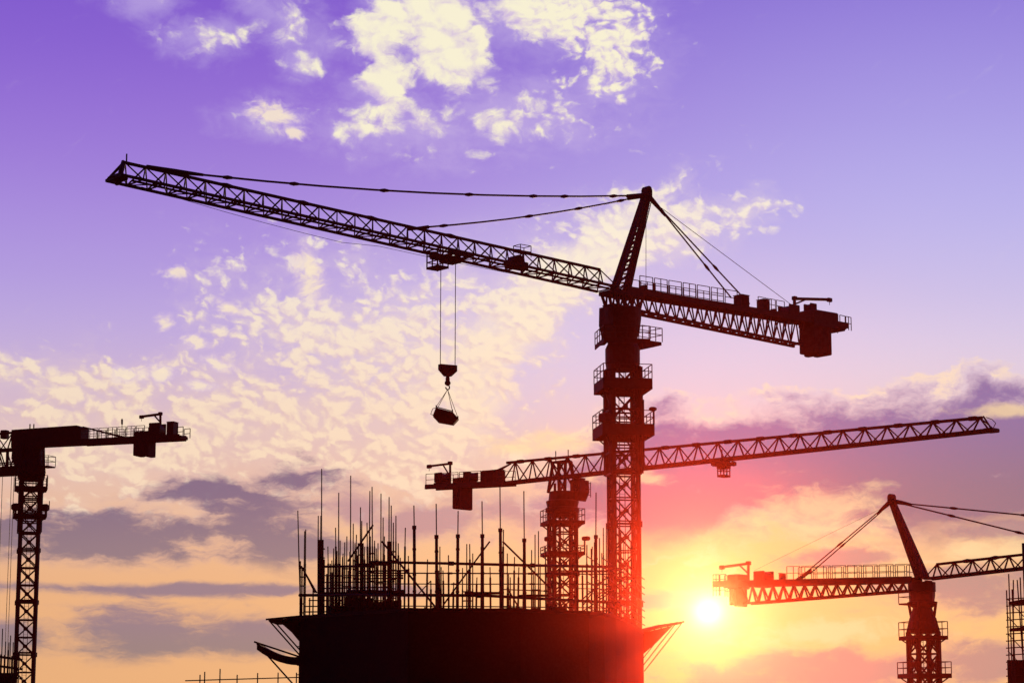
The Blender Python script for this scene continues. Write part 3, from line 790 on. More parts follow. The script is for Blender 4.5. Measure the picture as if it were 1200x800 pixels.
for t in (t0 - .3, t1):
    for s_ in (-1.08, .38): rr.beam((t, s_, z), (t, s_, z + 1.0), .05)
    for hh in (.5, 1.0): rr.beam((t, -1.08, z + hh), (t, .38, z + hh), .05)
for s_ in (-1.08, .38):
    for hh in (.5, 1.0): rr.beam((t0 - .3, s_, z + hh), (t1, s_, z + hh), .05)
o = b.build('access_balcony', DECK, Cc.root); rr.build('railing', STEEL, o)
# A-frame
apex = Cc.p(1045, 585); th = MB(); f1, f2 = Cc.tz(1077, 678), Cc.tz(1086, 678)
for sg in (-1, 1):
    a, b_ = V3((f1[0], sg * .24, f1[1])), V3((f2[0], sg * .24, f2[1])); e1, e2 = apex + V3((-.12, sg * .1, -.1)), apex + V3((.16, sg * .1, -.15))
    th.beam(a, e1, .24, w2=.2); th.beam(b_, e2, .24, w2=.2)
    for k in range(9): th.beam(a.lerp(e1, k / 9), b_.lerp(e2, (k + 1) / 9), .14); th.beam(a.lerp(e1, k / 9), V3((0, 0, 0)) + a.lerp(e1, k / 9) * 1 + V3((0, -2 * a.lerp(e1, k / 9).y, 0)), .08)
th.box(apex + V3((-.25, -.25, -.3)), apex + V3((.25, .25, .2)), .06); th.beam(apex + V3((0, -.25, .2)), apex + V3((0, .25, .2)), .5, n=14)
th.build('tower_head', STEEL, Cc.root)
bA, bB = Cc.tz(1088, 678), Cc.tz(1330, 651)
h0 = Cc.tz(1088, 662)[1] - bA[1]
jb = Cc.truss('jib', bA, bB, h0, h0 * .95, .55, .5, 1.6, chord=.18, web=.10, nose=True)
Cc.jbot, Cc.jup = Cc.bot, Cc.up
for f in (.2, .34, .55):
    pp = MB(); p = Cc.jup(f, 0); d = (Cc.jup(f + .01, 0) - p).normalized()
    pp.beam(p - d * .6, p, .16, n=8, w2=.34); pp.beam(p, p + d * .6, .34, n=8, w2=.16); pp.build('section_joint', STEEL, jb)
x = MB(); x.beam(Cc.jbot(0, 0) + V3((0, 0, .08)), Cc.jbot(1, 0) + V3((0, 0, .08)), .36, .05); x.build('walkway', DECK, jb)
Cc.pendant('pendant_bar', Cc.p(1064, 590), Cc.p(1300, 613), .13, (.24, .6, .9), 2.0)
x = MB(); x.beam(Cc.p(1046, 587), Cc.p(1056, 588.5), .4, n=8, w2=.34); x.beam(Cc.p(1056, 588.5), Cc.p(1068, 591), .34, n=8, w2=.2); x.build('pendant_yoke', STEEL, Cc.root)
Cc.pendant('pendant_bar', Cc.p(1062, 591), Cc.p(1260, 640), .13, (.28, .68), 2.0)
x = MB(); x.beam(Cc.p(1044, 587), Cc.p(1034, 596), .42, n=8, w2=.3); x.beam(Cc.p(1034, 596), Cc.p(1028, 602), .3, n=8, w2=.18); x.build('pendant_yoke', STEEL, Cc.root)
Cc.pendant('tie_bar', Cc.p(1031, 598, .4), Cc.p(945, 670, .5), .09, (.54,), 2.0)
Cc.pendant('tie_bar', Cc.p(1033, 599, -.4), Cc.p(949, 672, -.5), .09, (.54,), 2.0)
x = MB(); x.beam(Cc.p(950, 668), Cc.p(931, 682), .3, n=8, w2=.4); x.build('pendant_yoke', STEEL, Cc.root)
Cc.pendant('stay_rope', Cc.p(1036, 594), Cc.p(884, 668), .022)
# counter-jib
d0, d1 = Cc.tz(1074, 679), Cc.tz(842, 684.5); cj = MB()
for sg in (-.7, .7): cj.beam((d0[0], sg, d0[1]), (d1[0], sg, d1[1]), .16, .5)
cj.beam((d0[0], 0, d0[1] + .1), (d1[0], 0, d1[1] + .1), 1.3, .07)
k0, k1 = Cc.tz(1066, 692), Cc.tz(876, 707); nk = 15
for s_ in (-.5, .5): cj.beam((k0[0], s_, k0[1]), (k1[0], s_, k1[1]), .17)
for k in range(nk):
    f0, fm, f1_ = k / nk, (k + .5) / nk, (k + 1) / nk
    def up_(f, s_): tt = k0[0] + (k1[0] - k0[0]) * f; return V3((tt, s_ * 1.3, d0[1] + (d1[1] - d0[1]) * (tt - d0[0]) / (d1[0] - d0[0]) - .2))
    def lo_(f, s_): return V3((k0[0] + (k1[0] - k0[0]) * f, s_, k0[1] + (k1[1] - k0[1]) * f))
    for s_ in (-.5, .5): cj.beam(up_(f0, s_), lo_(fm, s_), .11); cj.beam(lo_(fm, s_), up_(f1_, s_), .11)
    cj.beam(lo_(fm, -.5), lo_(fm, .5), .1)
cjo = cj.build('counter_jib', STEEL, Cc.root)
for s_ in (-.75, .75): Cc.rails('railing', cjo, (d0[0], d0[1] + .1), (Cc.tz(928, 681)[0], Cc.tz(928, 681)[1] + .1), s_, 1.1, 1.5, .045)
r0, r1 = Cc.tz(858, 684), Cc.tz(842, 684.5)
for s_ in (-.75, .75): Cc.rails('railing', cjo, r0, r1, s_, .8, 1.0, .05); Cc.rails('railing', cjo, (r0[0], r0[1] - 1.0), (r1[0], r1[1] - 1.0), s_, .9, 1.0, .05)
x = MB(); Cc.pbox(x, 851, 673, 880, 690, -.8, .8, .08); x.build('ballast_frame', STEEL, Cc.root)
slabs(Cc, 853, 877, 682, 710, -.75, .75, 3)
winch(Cc, 883, 669, 907, 688, .6); cabinet(Cc, 913, 672, 921, 686, .4)
derrick(Cc, (877, 678), (877, 660), (846, 664), .17)

# ================================================================== crane D: at the left edge, seen mostly from its counter-jib
D = Crane('left-hand black flat-top crane cut by the photo edge, counter-jib to the right', (38, 523, 230), (218, 513, 224))
D.mast(1.75, R(14), D.p(38, 545).z, 1.72, leg=.27, br=.12)
x = MB(); zc = D.p(38, 562).z; zt = D.p(38, 524).z; H = zt - zc
x.lathe((0, 0, zc), [(1.3, 0), (1.45, H * .2), (1.35, H * .5), (1.1, H * .62), (1.1, H)], 20); x.build('slewing_unit', STEEL, D.root)
x = MB()
for i in range(4): x.beam(D.cor(i, zc + H * .1, 2.4), D.cor(i, zt, 2.1), .2); x.beam(D.cor(i, zc + H * .1, 2.4), D.cor((i + 1) % 4, zc + H * .1, 2.4), .2); x.beam(D.cor(i, zc + H * .1, 2.4), D.cor((i + 1) % 4, zt, 2.1), .14)
x.build('support_frame', STEEL, D.root)
cf = MB(); cw = 2.05; z_lo, z_hi = D.p(38, 624).z, zc
for i in range(4):
    cf.beam(D.cor(i, z_lo, cw), D.cor(i, z_hi, cw), .24)
    for j in range(6):
        h = (z_hi - z_lo) / 5; cf.beam(D.cor(i, z_lo + j * h, cw), D.cor((i + 1) % 4, z_lo + j * h, cw), .13)
cf.build('climbing_frame', STEEL, D.root)
zz = D.p(38, 571).z; D.platform(zz, .45, .3, 1.1, inner=2.1, step=.9)
zz = D.p(38, 603).z; D.platform(zz, .48, .3, .9, inner=2.1, step=1.1)
for i in (0, 1):
    x = MB(); pc_ = D.cor(i, zz, 2.9); x.box(pc_ + V3((-.4, -.25, .25)), pc_ + V3((.3, .25, 1.0)), .2); x.beam(pc_, pc_ + V3((0, 0, .35)), .12); x.beam(pc_ + V3((.35, .1, .6)), pc_ + V3((.35, .1, 1.3)), .06); x.build('floodlight', STEEL, D.root)
b = MB(); z = D.p(55, 546).z; t0, t1 = sorted((D.tz(50, 546)[0], D.tz(60, 546)[0])); b.box((t0, -.6, z - .12), (t1, .8, z)); rr = MB()
for t in (t0, t1):
    for s_ in (-.58, .78): rr.beam((t, s_, z), (t, s_, z + 1.0), .05)
    for hh in (.5, 1.0): rr.beam((t, -.58, z + hh), (t, .78, z + hh), .05)
for s_ in (-.58, .78):
    for hh in (.5, 1.0): rr.beam((t0, s_, z + hh), (t1, s_, z + hh), .05)
o = b.build('access_balcony', DECK, D.root); rr.build('railing', STEEL, o)
cab(D, 15, 523, 33, 548, -1.2, .3, -1)
# machinery house and the counter-jib
x = MB(); t0, t1 = sorted((D.tz(18, 510)[0], D.tz(99, 510)[0]))
za, zb_ = D.tz(18, 504.5)[1], D.tz(97, 499)[1]; zl0, zl1 = D.tz(18, 525)[1], D.tz(100, 521)[1]
x.prism([(t0, zl0), (t1, zl1), (t1, zb_ - .25), (t1 - .5, zb_), (t0, za)], -.75, .75); x.build('machinery_house', STEEL, D.root)
for px in (35, 39.5): x = MB(); q = D.p(px, 503); x.beam(q, q + V3((0, 0, .55)), .09); x.build('lifting_lug', STEEL, D.root)
d0, d1 = D.tz(98, 518.5), D.tz(214, 512.5); cj = MB()
for sg in (-.7, .7): cj.beam((d0[0], sg, d0[1]), (d1[0], sg, d1[1]), .18, .55)
cj.beam((d0[0], 0, d0[1] + .12), (d1[0], 0, d1[1] + .12), 1.3, .07); cjo = cj.build('counter_jib', STEEL, D.root)
r1 = D.tz(174, 514)
for s_ in (-.72, .72): D.rails('railing', cjo, (d0[0], d0[1] + .2), (r1[0], r1[1] + .2), s_, 1.05, 1.1, .05)
r0, r1 = D.tz(211, 513), D.tz(219, 512)
for s_ in (-.72, .72): D.rails('railing', cjo, r0, r1, s_, .95, .7, .06)
x = MB(); D.pbox(x, 198, 511, 219, 515, -.75, .75); x.build('end_platform', DECK, cjo)
D.pendant('tie_bar', D.p(97, 500), D.p(150, 513), .16, (), 2.0); D.pendant('tie_bar', D.p(97, 500, .5), D.p(146, 513, .6), .16, ())
slabs(D, 157.5, 181.5, 506, 535, -.75, .75, 3)
winch(D, 173, 496, 196, 513, .6); cabinet(D, 196, 495, 208, 513, .5)
derrick(D, (188, 500), (188, 485), (166, 488), .2)
x = MB(); q = D.p(143, 513); x.beam(q, D.p(143, 490), .05); x.beam(D.p(143, 497), D.p(143, 491), .14); x.build('wind_gauge', STEEL, D.root)
# jib (goes away to the left, out of the frame), its trolley, ropes
bA, bB = D.tz(24, 526), D.tz(-330, 552)
jb = D.truss('jib', bA, bB, 1.75, 1.3, .62, .5, 2.0, chord=.2, web=.11); D.jbot, D.jup = D.bot, D.up
x = MB(); D.pbox(x, 1, 504, 10, 514, -.3, .3); x.build('trolley_winch', STEEL, jb)
x = MB(); t, z = D.tz(9, 527); zz = D.tz(9, 556)[1]
for a in (-1.5, -.5, .5, 1.5):
    for s_ in (-.65, .65): x.beam((t + a, s_, z), (t + a, s_, zz), .13); x.beam((t + a, s_, z if a < 0 else zz), (t + a + 1, s_, zz if a < 0 else z), .1) if a < 1 else None
for hh in (0, .45, 1.):
    for s_ in (-.65, .65): x.beam((t - 1.5, s_, zz + (z - zz) * hh), (t + 1.5, s_, zz + (z - zz) * hh), .13)
x.box((t - 1.6, -.7, zz - .1), (t + 1.6, .7, zz + .35), .03)
for a in (-1, 0, .9): x.box((t + a - .35, -.5, zz + .35), (t + a + .3, .5, zz + .85), .06)
tro = x.build('trolley', STEEL, D.root)
for px in (3, 13.5, 16.5, 25):
    x = MB(); t = D.tz(px, 560)[0]; x.beam((t, 0, zz), (t, 0, 1.0), .06, n=5); x.build('hoist_rope', ROPE, D.root)
x = MB(); t = D.tz(12, 800)[0]; x.prism([(t - .9, 1.3), (t + .9, 1.3), (t + .9, .9), (t + .25, .3), (t - .25, .3), (t - .9, .9)], -.2, .2)
x.build('hook_block', STEEL, D.root)
# ------------------------------------------------------------------ ground
def ground_z(x, y): return 0.25 * math.sin(x * .05 + 1) * math.cos(y * .04) + 0.12 * math.sin(x * .21) * math.sin(y * .17)
g = MB(); xs = [-4000, -1500, -600, -300] + list(range(-200, 201, 8)) + [300, 600, 1500, 4000]
ys = [-4000, -1200, -400, -120] + list(range(-40, 301, 8)) + [450, 900, 2000, 5000]
gv = [(x, y, (ground_z(x, y) - .45) if abs(x) <= 200 and -40 <= y <= 300 else -.45) for y in ys for x in xs]
gf = [(j * len(xs) + i, j * len(xs) + i + 1, (j + 1) * len(xs) + i + 1, (j + 1) * len(xs) + i) for j in range(len(ys) - 1) for i in range(len(xs) - 1)]
g.raw(gv, gf); go = g.build('ground', EARTH); go['kind'] = 'structure'
GZ = -.9                                      # foundations run a little into the earth

# ------------------------------------------------------------------ the core under construction
yA, yB = 118.5, 112.0
cA, cB = at(351, 723, yA), at(478, 713.5, yB)
ZR = cB.z                                      # roof level
def roof(px, py, z=None):                      # the point of the roof plane seen at that pixel
    d = ray(px, py); return CAM + d * (((z or ZR) - CAM_Z) / d.z)
pts = [roof(351, 722), roof(478, 713), roof(610, 714), roof(690, 716.8), roof(708, 718.6), roof(722, 721.5), roof(734, 726), roof(744, 731.5), roof(754, 739.5)]
back = [V3((pts[-1].x - 1.5, pts[-1].y + 6, ZR)), V3((pts[0].x + 2.0, pts[0].y + 17, ZR))]
plan = [(p.x, p.y) for p in pts + back]
core = empty('concrete_core', V3((sum(p[0] for p in plan) / len(plan), sum(p[1] for p in plan) / len(plan), 0)), 0,
             'wide dark unfinished concrete core wrapped in black safety netting, with catch fans at its sides', 'building')
O = core.location.copy()
loc = [(x - O.x, y - O.y) for x, y in plan]
m = MB(); m.prism(loc, GZ, ZR - .12, 'xy'); m.build('netted_wall', NET, core)
m = MB()
def inset(poly, k):
    cx, cy = sum(p[0] for p in poly) / len(poly), sum(p[1] for p in poly) / len(poly)
    return [(cx + (x - cx) * k, cy + (y - cy) * k) for x, y in poly]
m.prism(inset(loc, .985), ZR - .118, ZR - .03, 'xy'); m.build('roof_slab', CONC, core)
m = MB()                                       # uneven top hem of the net, toe boards and ties
for i in range(8):
    a, b = V3((*loc[i], ZR - .1)), V3((*loc[i + 1], ZR - .1)); n = max(2, int((b - a).length / .55))
    for k in range(n):
        p, q = a.lerp(b, k / n), a.lerp(b, (k + 1) / n)
        m.beam(p + V3((0, 0, .05 + .05 * random.random())), q + V3((0, 0, .05 + .05 * random.random())), .07, .17)
m.build('toe_board', RUST, core)
# left-hand catch fans, one above the other, running back along the side face
sd = V3((back[1].x - pts[0].x, back[1].y - pts[0].y, 0)).normalized()
def fan(tip, wt, wb, strut_w, sag, depth, thick, nst, skew=.2):
    """a netted outrigger: tip, top hinge on the wall and strut foot given at the near end, swept back along the wall"""
    f = MB(); dirv = V3((0, 1, 0)) * .96 + sd * skew; dirv.normalize(); n = 8; rows = []
    for j in range(7):
        off = dirv * (depth * j / 6); row = []
        for k in range(n + 1):
            u = k / n; p = wt.lerp(tip, u) + off
            row.append(p - V3((0, 0, sag * math.sin(math.pi * u) ** .8 * (1 + .15 * math.sin(j * 2.1)))))
        rows.append(row)
    vs_ = [p - O for r_ in rows for p in r_] + [p - O - V3((0, 0, thick)) for r_ in rows for p in r_]; w = n + 1; N = 7 * w; fs = []
    for j in range(6):
        for k in range(n):
            a = j * w + k; fs.append((a, a + 1, a + w + 1, a + w)); fs.append((N + a + w, N + a + w + 1, N + a + 1, N + a))
    for k in range(n): fs += [(k, N + k, N + k + 1, k + 1), (6 * w + k + 1, N + 6 * w + k + 1, N + 6 * w + k, 6 * w + k)]
    for j in range(6): fs += [(j * w, (j + 1) * w, N + (j + 1) * w, N + j * w), (j * w + n, N + j * w + n, N + (j + 1) * w + n, (j + 1) * w + n)]
    f.raw(vs_, fs); fo = f.build('catch_fan', NET, core)
    fr = MB()
    for j in range(nst):
        off = dirv * (depth * j / max(1, nst - 1)) - O
        d = (tip - wt).normalized()
        fr.beam(wt + off, tip + off + d * .15, .09); fr.beam(tip + off + V3((0, 0, -.05)), wb + off, strut_w)
    fr.beam(tip - O, tip + dirv * depth - O, .08); fr.build('fan_strut', TUBE, fo); return fo
yw = pts[0].y
fan(at(315, 725, yw), at(351, 721.5, yw), at(352, 768, yw), .075, .05, 3.2, .12, 2)
fan(at(301, 752.5, yw), at(351, 769, yw), at(348, 806, yw), .08, .22, 2.2, .35, 1)
m = MB()
q0, q1, q2, q3 = at(326, 727, yw), at(351, 727, yw), at(351, 752, yw), at(341, 740, yw)      # bunched net under the upper fan
m.prism([(q.x - O.x, q.z) for q in (q0, q1, q2, q3)], yw - O.y + .3, yw - O.y + .55); m.build('bunched_net', NET, core)
# right-hand fan
yr = pts[-1].y
sd = V3((-1.6, 1.0, 0)).normalized()
tip_r = at(799, 728.5, yr)
fan(tip_r, at(753, 739.5, yr), at(755, 786, yr), .055, -.05, 4.6, .10, 5, .36)
m = MB()
q = [at(753, 740.5, yr), at(790, 731.5, yr), at(770, 752, yr), at(754, 766, yr)]
m.prism([(p.x - O.x, p.z) for p in q], yr - O.y + .8, yr - O.y + .95); m.build('bunched_net', NET, core)
for k, y_ in enumerate((722, 733, 744, 757, 768, 779, 790)):                # net ties on the left edge
    m = MB(); p = at(351, y_, yw) - O; m.beam(p, p + V3((-.12, 0, 0)), .05); m.build('net_tie', TUBE, core)

# ------------------------------------------------------------------ scaffold and formwork props on the roof
def edge(px):
    """distance to the roof's front edge below the pixel column px"""
    for a, b in zip(pts, pts[1:]):
        xa, xb = a.x / a.y, b.x / b.y; u = (px - 600) / 2700.0 / _cp
        if xa <= u * 1.0 <= xb + 1e-6:
            f = (u - xa) / (xb - xa); return a.y + (b.y - a.y) * f
    return pts[0].y if px < 500 else pts[-1].y
def stand(px, dy): return edge(px) + dy
def foot(px, Y): p = at(px, 700, Y); return V3((p.x, p.y, ZR - .05))
def up_to(px, py, Y): return at(px, py, Y)
scaf = empty('roof_scaffold', V3((foot(560, 120).x, 120, ZR)), 0, 'tube scaffold with tall thin poles and cross ledgers standing along the core roof', 'scaffold')
SO = scaf.location.copy()
poles = [(486, 592, 617, .9), (512, 590, 628, 1.0), (536, 598, 627, .9), (565.8, 587, 627, 1.1), (587, 567, 620, 1.0), (615, 575, 632, 1.2),
         (698, 577, 628, 1.0), (469, 653, 668, 3.6), (479, 651, 666, 5.0), (564, 627, 640, 3.0), (589.2, 620, 640, 2.2), (613.3, 632, 650, 3.4),
         (551, 637, 655, 6.0), (676, 640, 650, 2.4), (640, 640, 660, 4.0), (526, 650, 670, 6.5), (500, 655, 672, 6.0), (602, 652, 668, 6.4),
         (655, 655, 668, 6.0), (385, 640, 660, 5.4), (394, 618, 640, 6.4), (401, 652, 664, 3.2), (417, 626, 645, 6.8), (427, 640, 655, 5.6), (431, 612, 640, 6.2), (442, 650, 664, 5.0), (450, 628, 650, 6.6), (459, 640, 655, 4.8), (467, 636, 650, 6.2), (474, 618, 640, 7.2), (389, 656, 670, 2.4), (409.5, 646, 660, 2.8), (520, 668, 680, 3.8), (558, 676, 684, 4.6), (575, 664, 676, 5.8), (607, 664, 676, 4.6), (648, 672, 682, 3.6), (683, 662, 674, 5.4), (693, 640, 655, 6.2), (714, 646, 660, 5.2), (505, 680, 690, 3.0), (531, 682, 690, 3.2), (688, 648, 660, 4.6)]
for px, yt, ysl, dy in poles:
    Y = stand(px, dy); f, t = foot(px, Y), up_to(px, yt, Y); s_ = up_to(px, ysl, Y)
    lean = V3((random.uniform(-.05, .05), random.uniform(-.1, .1), 0)); t += lean; s_ += lean * .6
    m = MB(); m.beam(f - SO, s_ - SO, .15 if dy < 2 else .1, n=8); m.beam(s_ - SO, t - SO, .065, n=6)
    if dy < 2:
        m.beam(s_ - SO - V3((0, 0, .12)), s_ - SO + V3((0, 0, .06)), .21, n=8)
        z = ZR + .9
        while z < s_.z - .3: m.beam(f.lerp(s_, (z - f.z) / (s_.z - f.z)) - SO - V3((0, 0, .05)), f.lerp(s_, (z - f.z) / (s_.z - f.z)) - SO + V3((0, 0, .05)), .22, n=6); z += random.uniform(.8, 1.3)
        m.box(f - SO - V3((.16, .16, -.051)), f - SO + V3((.16, .16, .09)))
    m.build('standard', TUBE, scaf)
def ledger(x0, y0, x1, y1, dy, w, n=6):
    a, b = at(x0, y0, stand(x0, dy)), at(x1, y1, stand(x1, dy)); m = MB()
    ks = max(1, int(abs(x1 - x0) / 90)); prev = a
    for k in range(1, ks + 1):
        xx = x0 + (x1 - x0) * k / ks; yy = y0 + (y1 - y0) * k / ks + random.uniform(-.35, .35)
        p = at(xx, yy, stand(xx, dy)); m.beam(prev - SO, p - SO, w, n=n); prev = p
        m.beam(p - SO - (p - a).normalized() * .12, p - SO + (p - a).normalized() * .12, w * 1.6, n=n)
    return m.build('ledger', TUBE, scaf)
for L in [(433, 658, 720, 664, 1.15, .15), (378, 663.5, 436, 663, 2.2, .14), (351, 697, 562, 697, 1.2, .17), (560, 697, 722, 706, 1.3, .16), (433, 671, 716, 672, 1.5, .075),
          (380, 674, 470, 674, 3.0, .07), (440, 683.5, 715, 684, 1.4, .06), (380, 682, 460, 681, 3.4, .07), (462, 709.5, 722, 712, 1.6, .06), (676, 669, 717, 669, 2.0, .13),
          (380, 689, 452, 688, 2.6, .08), (362, 703, 400, 703, 2.0, .07), (358, 710, 440, 710, 2.4, .07), (356, 716.5, 420, 716, 2.6, .08), (676, 689, 720, 690, 3.0, .05),
          (418, 669, 476, 668, 4.0, .09), (415, 678, 470, 677, 4.6, .08), (407, 692, 470, 693, 2.2, .16), (586, 690, 640, 692, 4.0, .06)]:
    ledger(*L)
def brace(x0, y0, x1, y1, dy, w=.08):
    m = MB(); a, b = at(x0, y0, stand(x0, dy)), at(x1, y1, stand(x1, dy)); m.beam(a - SO, b - SO, w, n=6); m.build('brace', TUBE, scaf)
for b_ in [(353, 663, 371, 694, 1.4, .09), (356, 668, 369, 694, 1.8, .07), (447.5, 634, 512, 713, 1.3, .10), (519, 709, 574, 634, 1.2, .09), (589, 634, 645, 689, 1.3, .09), (594, 688, 612, 718, 1.5, .08),
           (680, 704, 716, 672, 1.8, .07), (408, 657, 437, 615, 1.4, .10), (684, 708, 702, 682, 2.4, .06), (486, 700, 505, 680, 4.0, .06)]:
    brace(*b_)
# boards lying on the lower ledgers
for x0, x1, y_, dy in ((545, 590, 694.5, 1.5), (380, 470, 694.5, 2.6), (610, 640, 697.5, 2.0), (420, 455, 661, 3.0)):
    a, b = at(x0, y_, stand(x0, dy)) - SO, at(x1, y_, stand(x1, dy)) - SO; m = MB(); m.beam(a, b, .5, .1); m.build('walk_board', RUST, scaf)
for x0, x1, h_, dy in ((386, 408, .75, 5.0), (409, 436, 1.0, 4.4), (437, 470, .85, 5.6), (405, 424, 1.35, 7.5), (596, 616, .5, 6.0), (640, 664, .55, 5.0), (496, 520, .4, 6.5)):   # formwork panels leaning on the props
    a, b = foot(x0, stand(x0, dy)) - SO, foot(x1, stand(x1, dy)) - SO; m = MB(); m.beam(a + V3((0, 0, h_ / 2)), b + V3((0, 0, h_ / 2)), .08, h_)
    for f in (.1, .5, .9): q = a.lerp(b, f); m.beam(q, q + V3((0, 0, h_ + .12)), .12)
    m.build('formwork_panel', RUST, scaf)
# bay of scaffold on the receding right side of the core
bay = empty('side_scaffold', V3((pts[-1].x - .6, pts[-1].y, 0)), 0, 'dense scaffold bay on the right end of the core, in front of the tall mast', 'scaffold')
BO = bay.location.copy(); a_, b_ = roof(717, 719.5), roof(750, 737)
for row in range(3):
    for k in range(6):
        f = (k + .4 * (row == 1)) / 6; p = a_.lerp(b_, f) + V3((.25 - .75 * row, .3 * row, 0))
        h = (3.3 + 1.9 * random.random()) if k % 2 else 2.6 + random.random()
        m = MB(); q = p + V3((random.uniform(-.05, .05), 0, h)); p0 = V3((p.x, p.y, ZR - .1)); m.beam(p0 - BO, q - BO, .07, n=6); m.build('standard', TUBE, bay)
for row in range(3):
    for j in range(7):
        m = MB(); z = ZR + .2 + .43 * j + .1 * row; o_ = V3((.28 - .75 * row, .3 * row, 0))
        p, q = a_ + o_, b_ + o_; m.beam(V3((p.x, p.y, z)) - BO, V3((q.x, q.y, z + random.uniform(-.05, .05))) - BO, .055, n=5); m.build('ledger', TUBE, bay)
for j in range(6):
    m = MB(); p = a_.lerp(b_, j / 6); m.beam(V3((p.x - 1.4, p.y, ZR + .2 + .5 * (j % 3))) - BO, V3((p.x + .35, p.y + .3, ZR + 1.4 + .5 * (j % 3))) - BO, .06, n=5); m.build('brace', TUBE, bay)

# ------------------------------------------------------------------ starter bars standing out of the roof
cols = [  # (bars (px, top), base py below which the bundle is thick, depth, label)
    ([(349, 598, -3), (352, 657, 0), (357, 622, 1), (358.3, 620, 1), (354, 664, 0)], 660, 1.0, 'starter bars at the far left corner of the core roof, outer bar leaning left'),
    ([(373, 604, 0), (377, 549, 0), (376, 604, 0), (378.5, 632, 0), (374.5, 632, 0), (380, 655, 0)], 632, 1.3, 'thick starter-bar bundle at left with the tallest rod on the core roof'),
    ([(391, 642, 0), (397, 577, 0), (398.6, 633, 0), (395, 645, 0), (393, 655, 0)], 660, 2.4, 'starter bars right of the thickest left bundle, one rod rising alone'),
    ([(404, 635, 0), (406.5, 628, 0), (411, 557, 0), (402, 648, 0)], 662, 4.2, 'starter bars with one lone rod almost as tall as the tallest'),
    ([(414, 613, 0), (416, 636, 0), (418.5, 650, 0)], 655, 5.4, 'short slim trio of starter bars behind the left scaffold ledgers'),
    ([(422.5, 594, 0), (424, 610, 0), (425.5, 636, 0), (420, 636, 0)], 636, 2.0, 'starter bars crossed by the rising diagonal brace'),
    ([(433.5, 575, 2), (436, 570, -2), (434, 628, 0), (439, 633, 0)], 640, 1.8, 'starter bars whose two tall rods cross near the brace top'),
    ([(443, 636, 0), (446.5, 578, 0), (449, 606, 0), (441, 642, 0)], 655, 3.2, 'starter bars with a middle rod above the falling diagonal brace'),
    ([(456, 582, 0), (458.5, 592, 0), (461, 612, 0), (464, 604, 0), (454.5, 634, 0), (457, 634, 0)], 634, 1.9, 'dense starter-bar bundle at the right end of the crowded left half'),
    ([(515.5, 640, 0), (517, 664, 0), (514, 668, 0)], 690, 4.0, 'low starter bars just right of the second tall prop'),
    ([(542, 665, 0), (547, 637, 0), (549, 668, 0), (554, 648, 0)], 690, 5.0, 'low starter bars below the hanging counterweights'),
    ([(594.5, 648, 0), (596, 672, 0), (598, 676, 0)], 695, 3.4, 'pair of thin starter bars right of the pole under the flat-top crane boxes'),
    ([(623, 644, 0), (627, 626, 0), (631, 622, 0), (625, 668, 0), (633, 660, 0)], 690, 2.8, 'thin starter bars just left of the shorter mast behind'),
    ([(702.5, 630, 0), (707, 618, 0), (710.5, 617, 0), (696.5, 635, 0)], 690, 2.2, 'thin starter bars between the two masts'),
    ([(721, 640, 0), (726, 585, 0), (731, 634, 0), (736, 640, 0), (742, 650, 0)], 690, 4.0, 'starter bars seen through the lattice of the tallest mast'),
]
for bars, thick_y, dy, lab in cols:
    px0 = sum(b[0] for b in bars) / len(bars); Y0 = stand(px0, dy); f0 = foot(px0, Y0)
    c = empty('starter_bars', V3((f0.x, f0.y, ZR - .03)), 0, lab, 'rebar', 'starter bars on the core roof'); CO = c.location.copy()
    feet = []
    for k, (px, py, lean) in enumerate(bars):
        Y = Y0 + (.18 if k % 2 else -.18); t = at(px, py, Y); lp = px - lean * .0
        base = foot(px - (-4 if lean < -2 else (.6 * lean if lean else 0)), Y); feet.append(base)
        th = at(px, thick_y, Y); m = MB(); kz = min(.97, max(.05, (th.z - base.z) / (t.z - base.z)))
        if py < thick_y - 3:
            mp = base.lerp(t, kz); m.beam(base - CO, mp - CO, .09, n=6); m.beam(mp - CO - V3((0, 0, .3)), t - CO, .075, n=6, w2=.06)
        else: m.beam(base - CO, t - CO, .085, n=6)
        m.build('bar', RUST, c)
    z = ZR + .25; ztop_ = at(px0, max(thick_y, 640), Y0).z; x0, x1 = min(p.x for p in feet), max(p.x for p in feet)
    while z < ztop_:                            # stirrups
        a, b, e, g_ = V3((x0, Y0 - .2, z)), V3((x1, Y0 - .2, z)), V3((x1, Y0 + .2, z)), V3((x0, Y0 + .2, z))
        m = MB(); m.path([p - CO for p in (a, b, e, g_, a)], .04, 4); z += .46; m.build('stirrup', RUST, c)
# many short rods in the crowded left half and along the edge
for i, (px, py, dy) in enumerate([(383, 672, 3.0), (387, 660, 4.4), (408.5, 668, 3.4), (428, 668, 4.8), (430.5, 655, 3.8), (452, 660, 4.0), (466, 668, 2.8), (474, 690, 2.0), (367, 690, 1.6), (363, 700, 2.2)]):
    Y = stand(px, dy); f = foot(px, Y); m = MB(); m.beam((0, 0, 0), at(px, py, Y) - f, .085, n=6)
    o = m.build('reinforcing_bar', RUST, None, f)
    tag(o, ['short single bar right of the thickest left bundle', 'single bar between the second and third bar bundles', 'single bar beside the lone tall rod bundle, below ledger height', 'single bar left of the crossing rods, lower of two', 'single bar left of the crossing rods, taller of two',
            'single bar left of the dense bundle below the brace', 'single bar right of the dense bundle, under the top ledger', 'very short bar near the first tall prop', 'very short bar right of the leaning corner brace', 'shortest bar at the foot of the leaning corner brace'][i], 'rebar', 'single bars on the core roof')

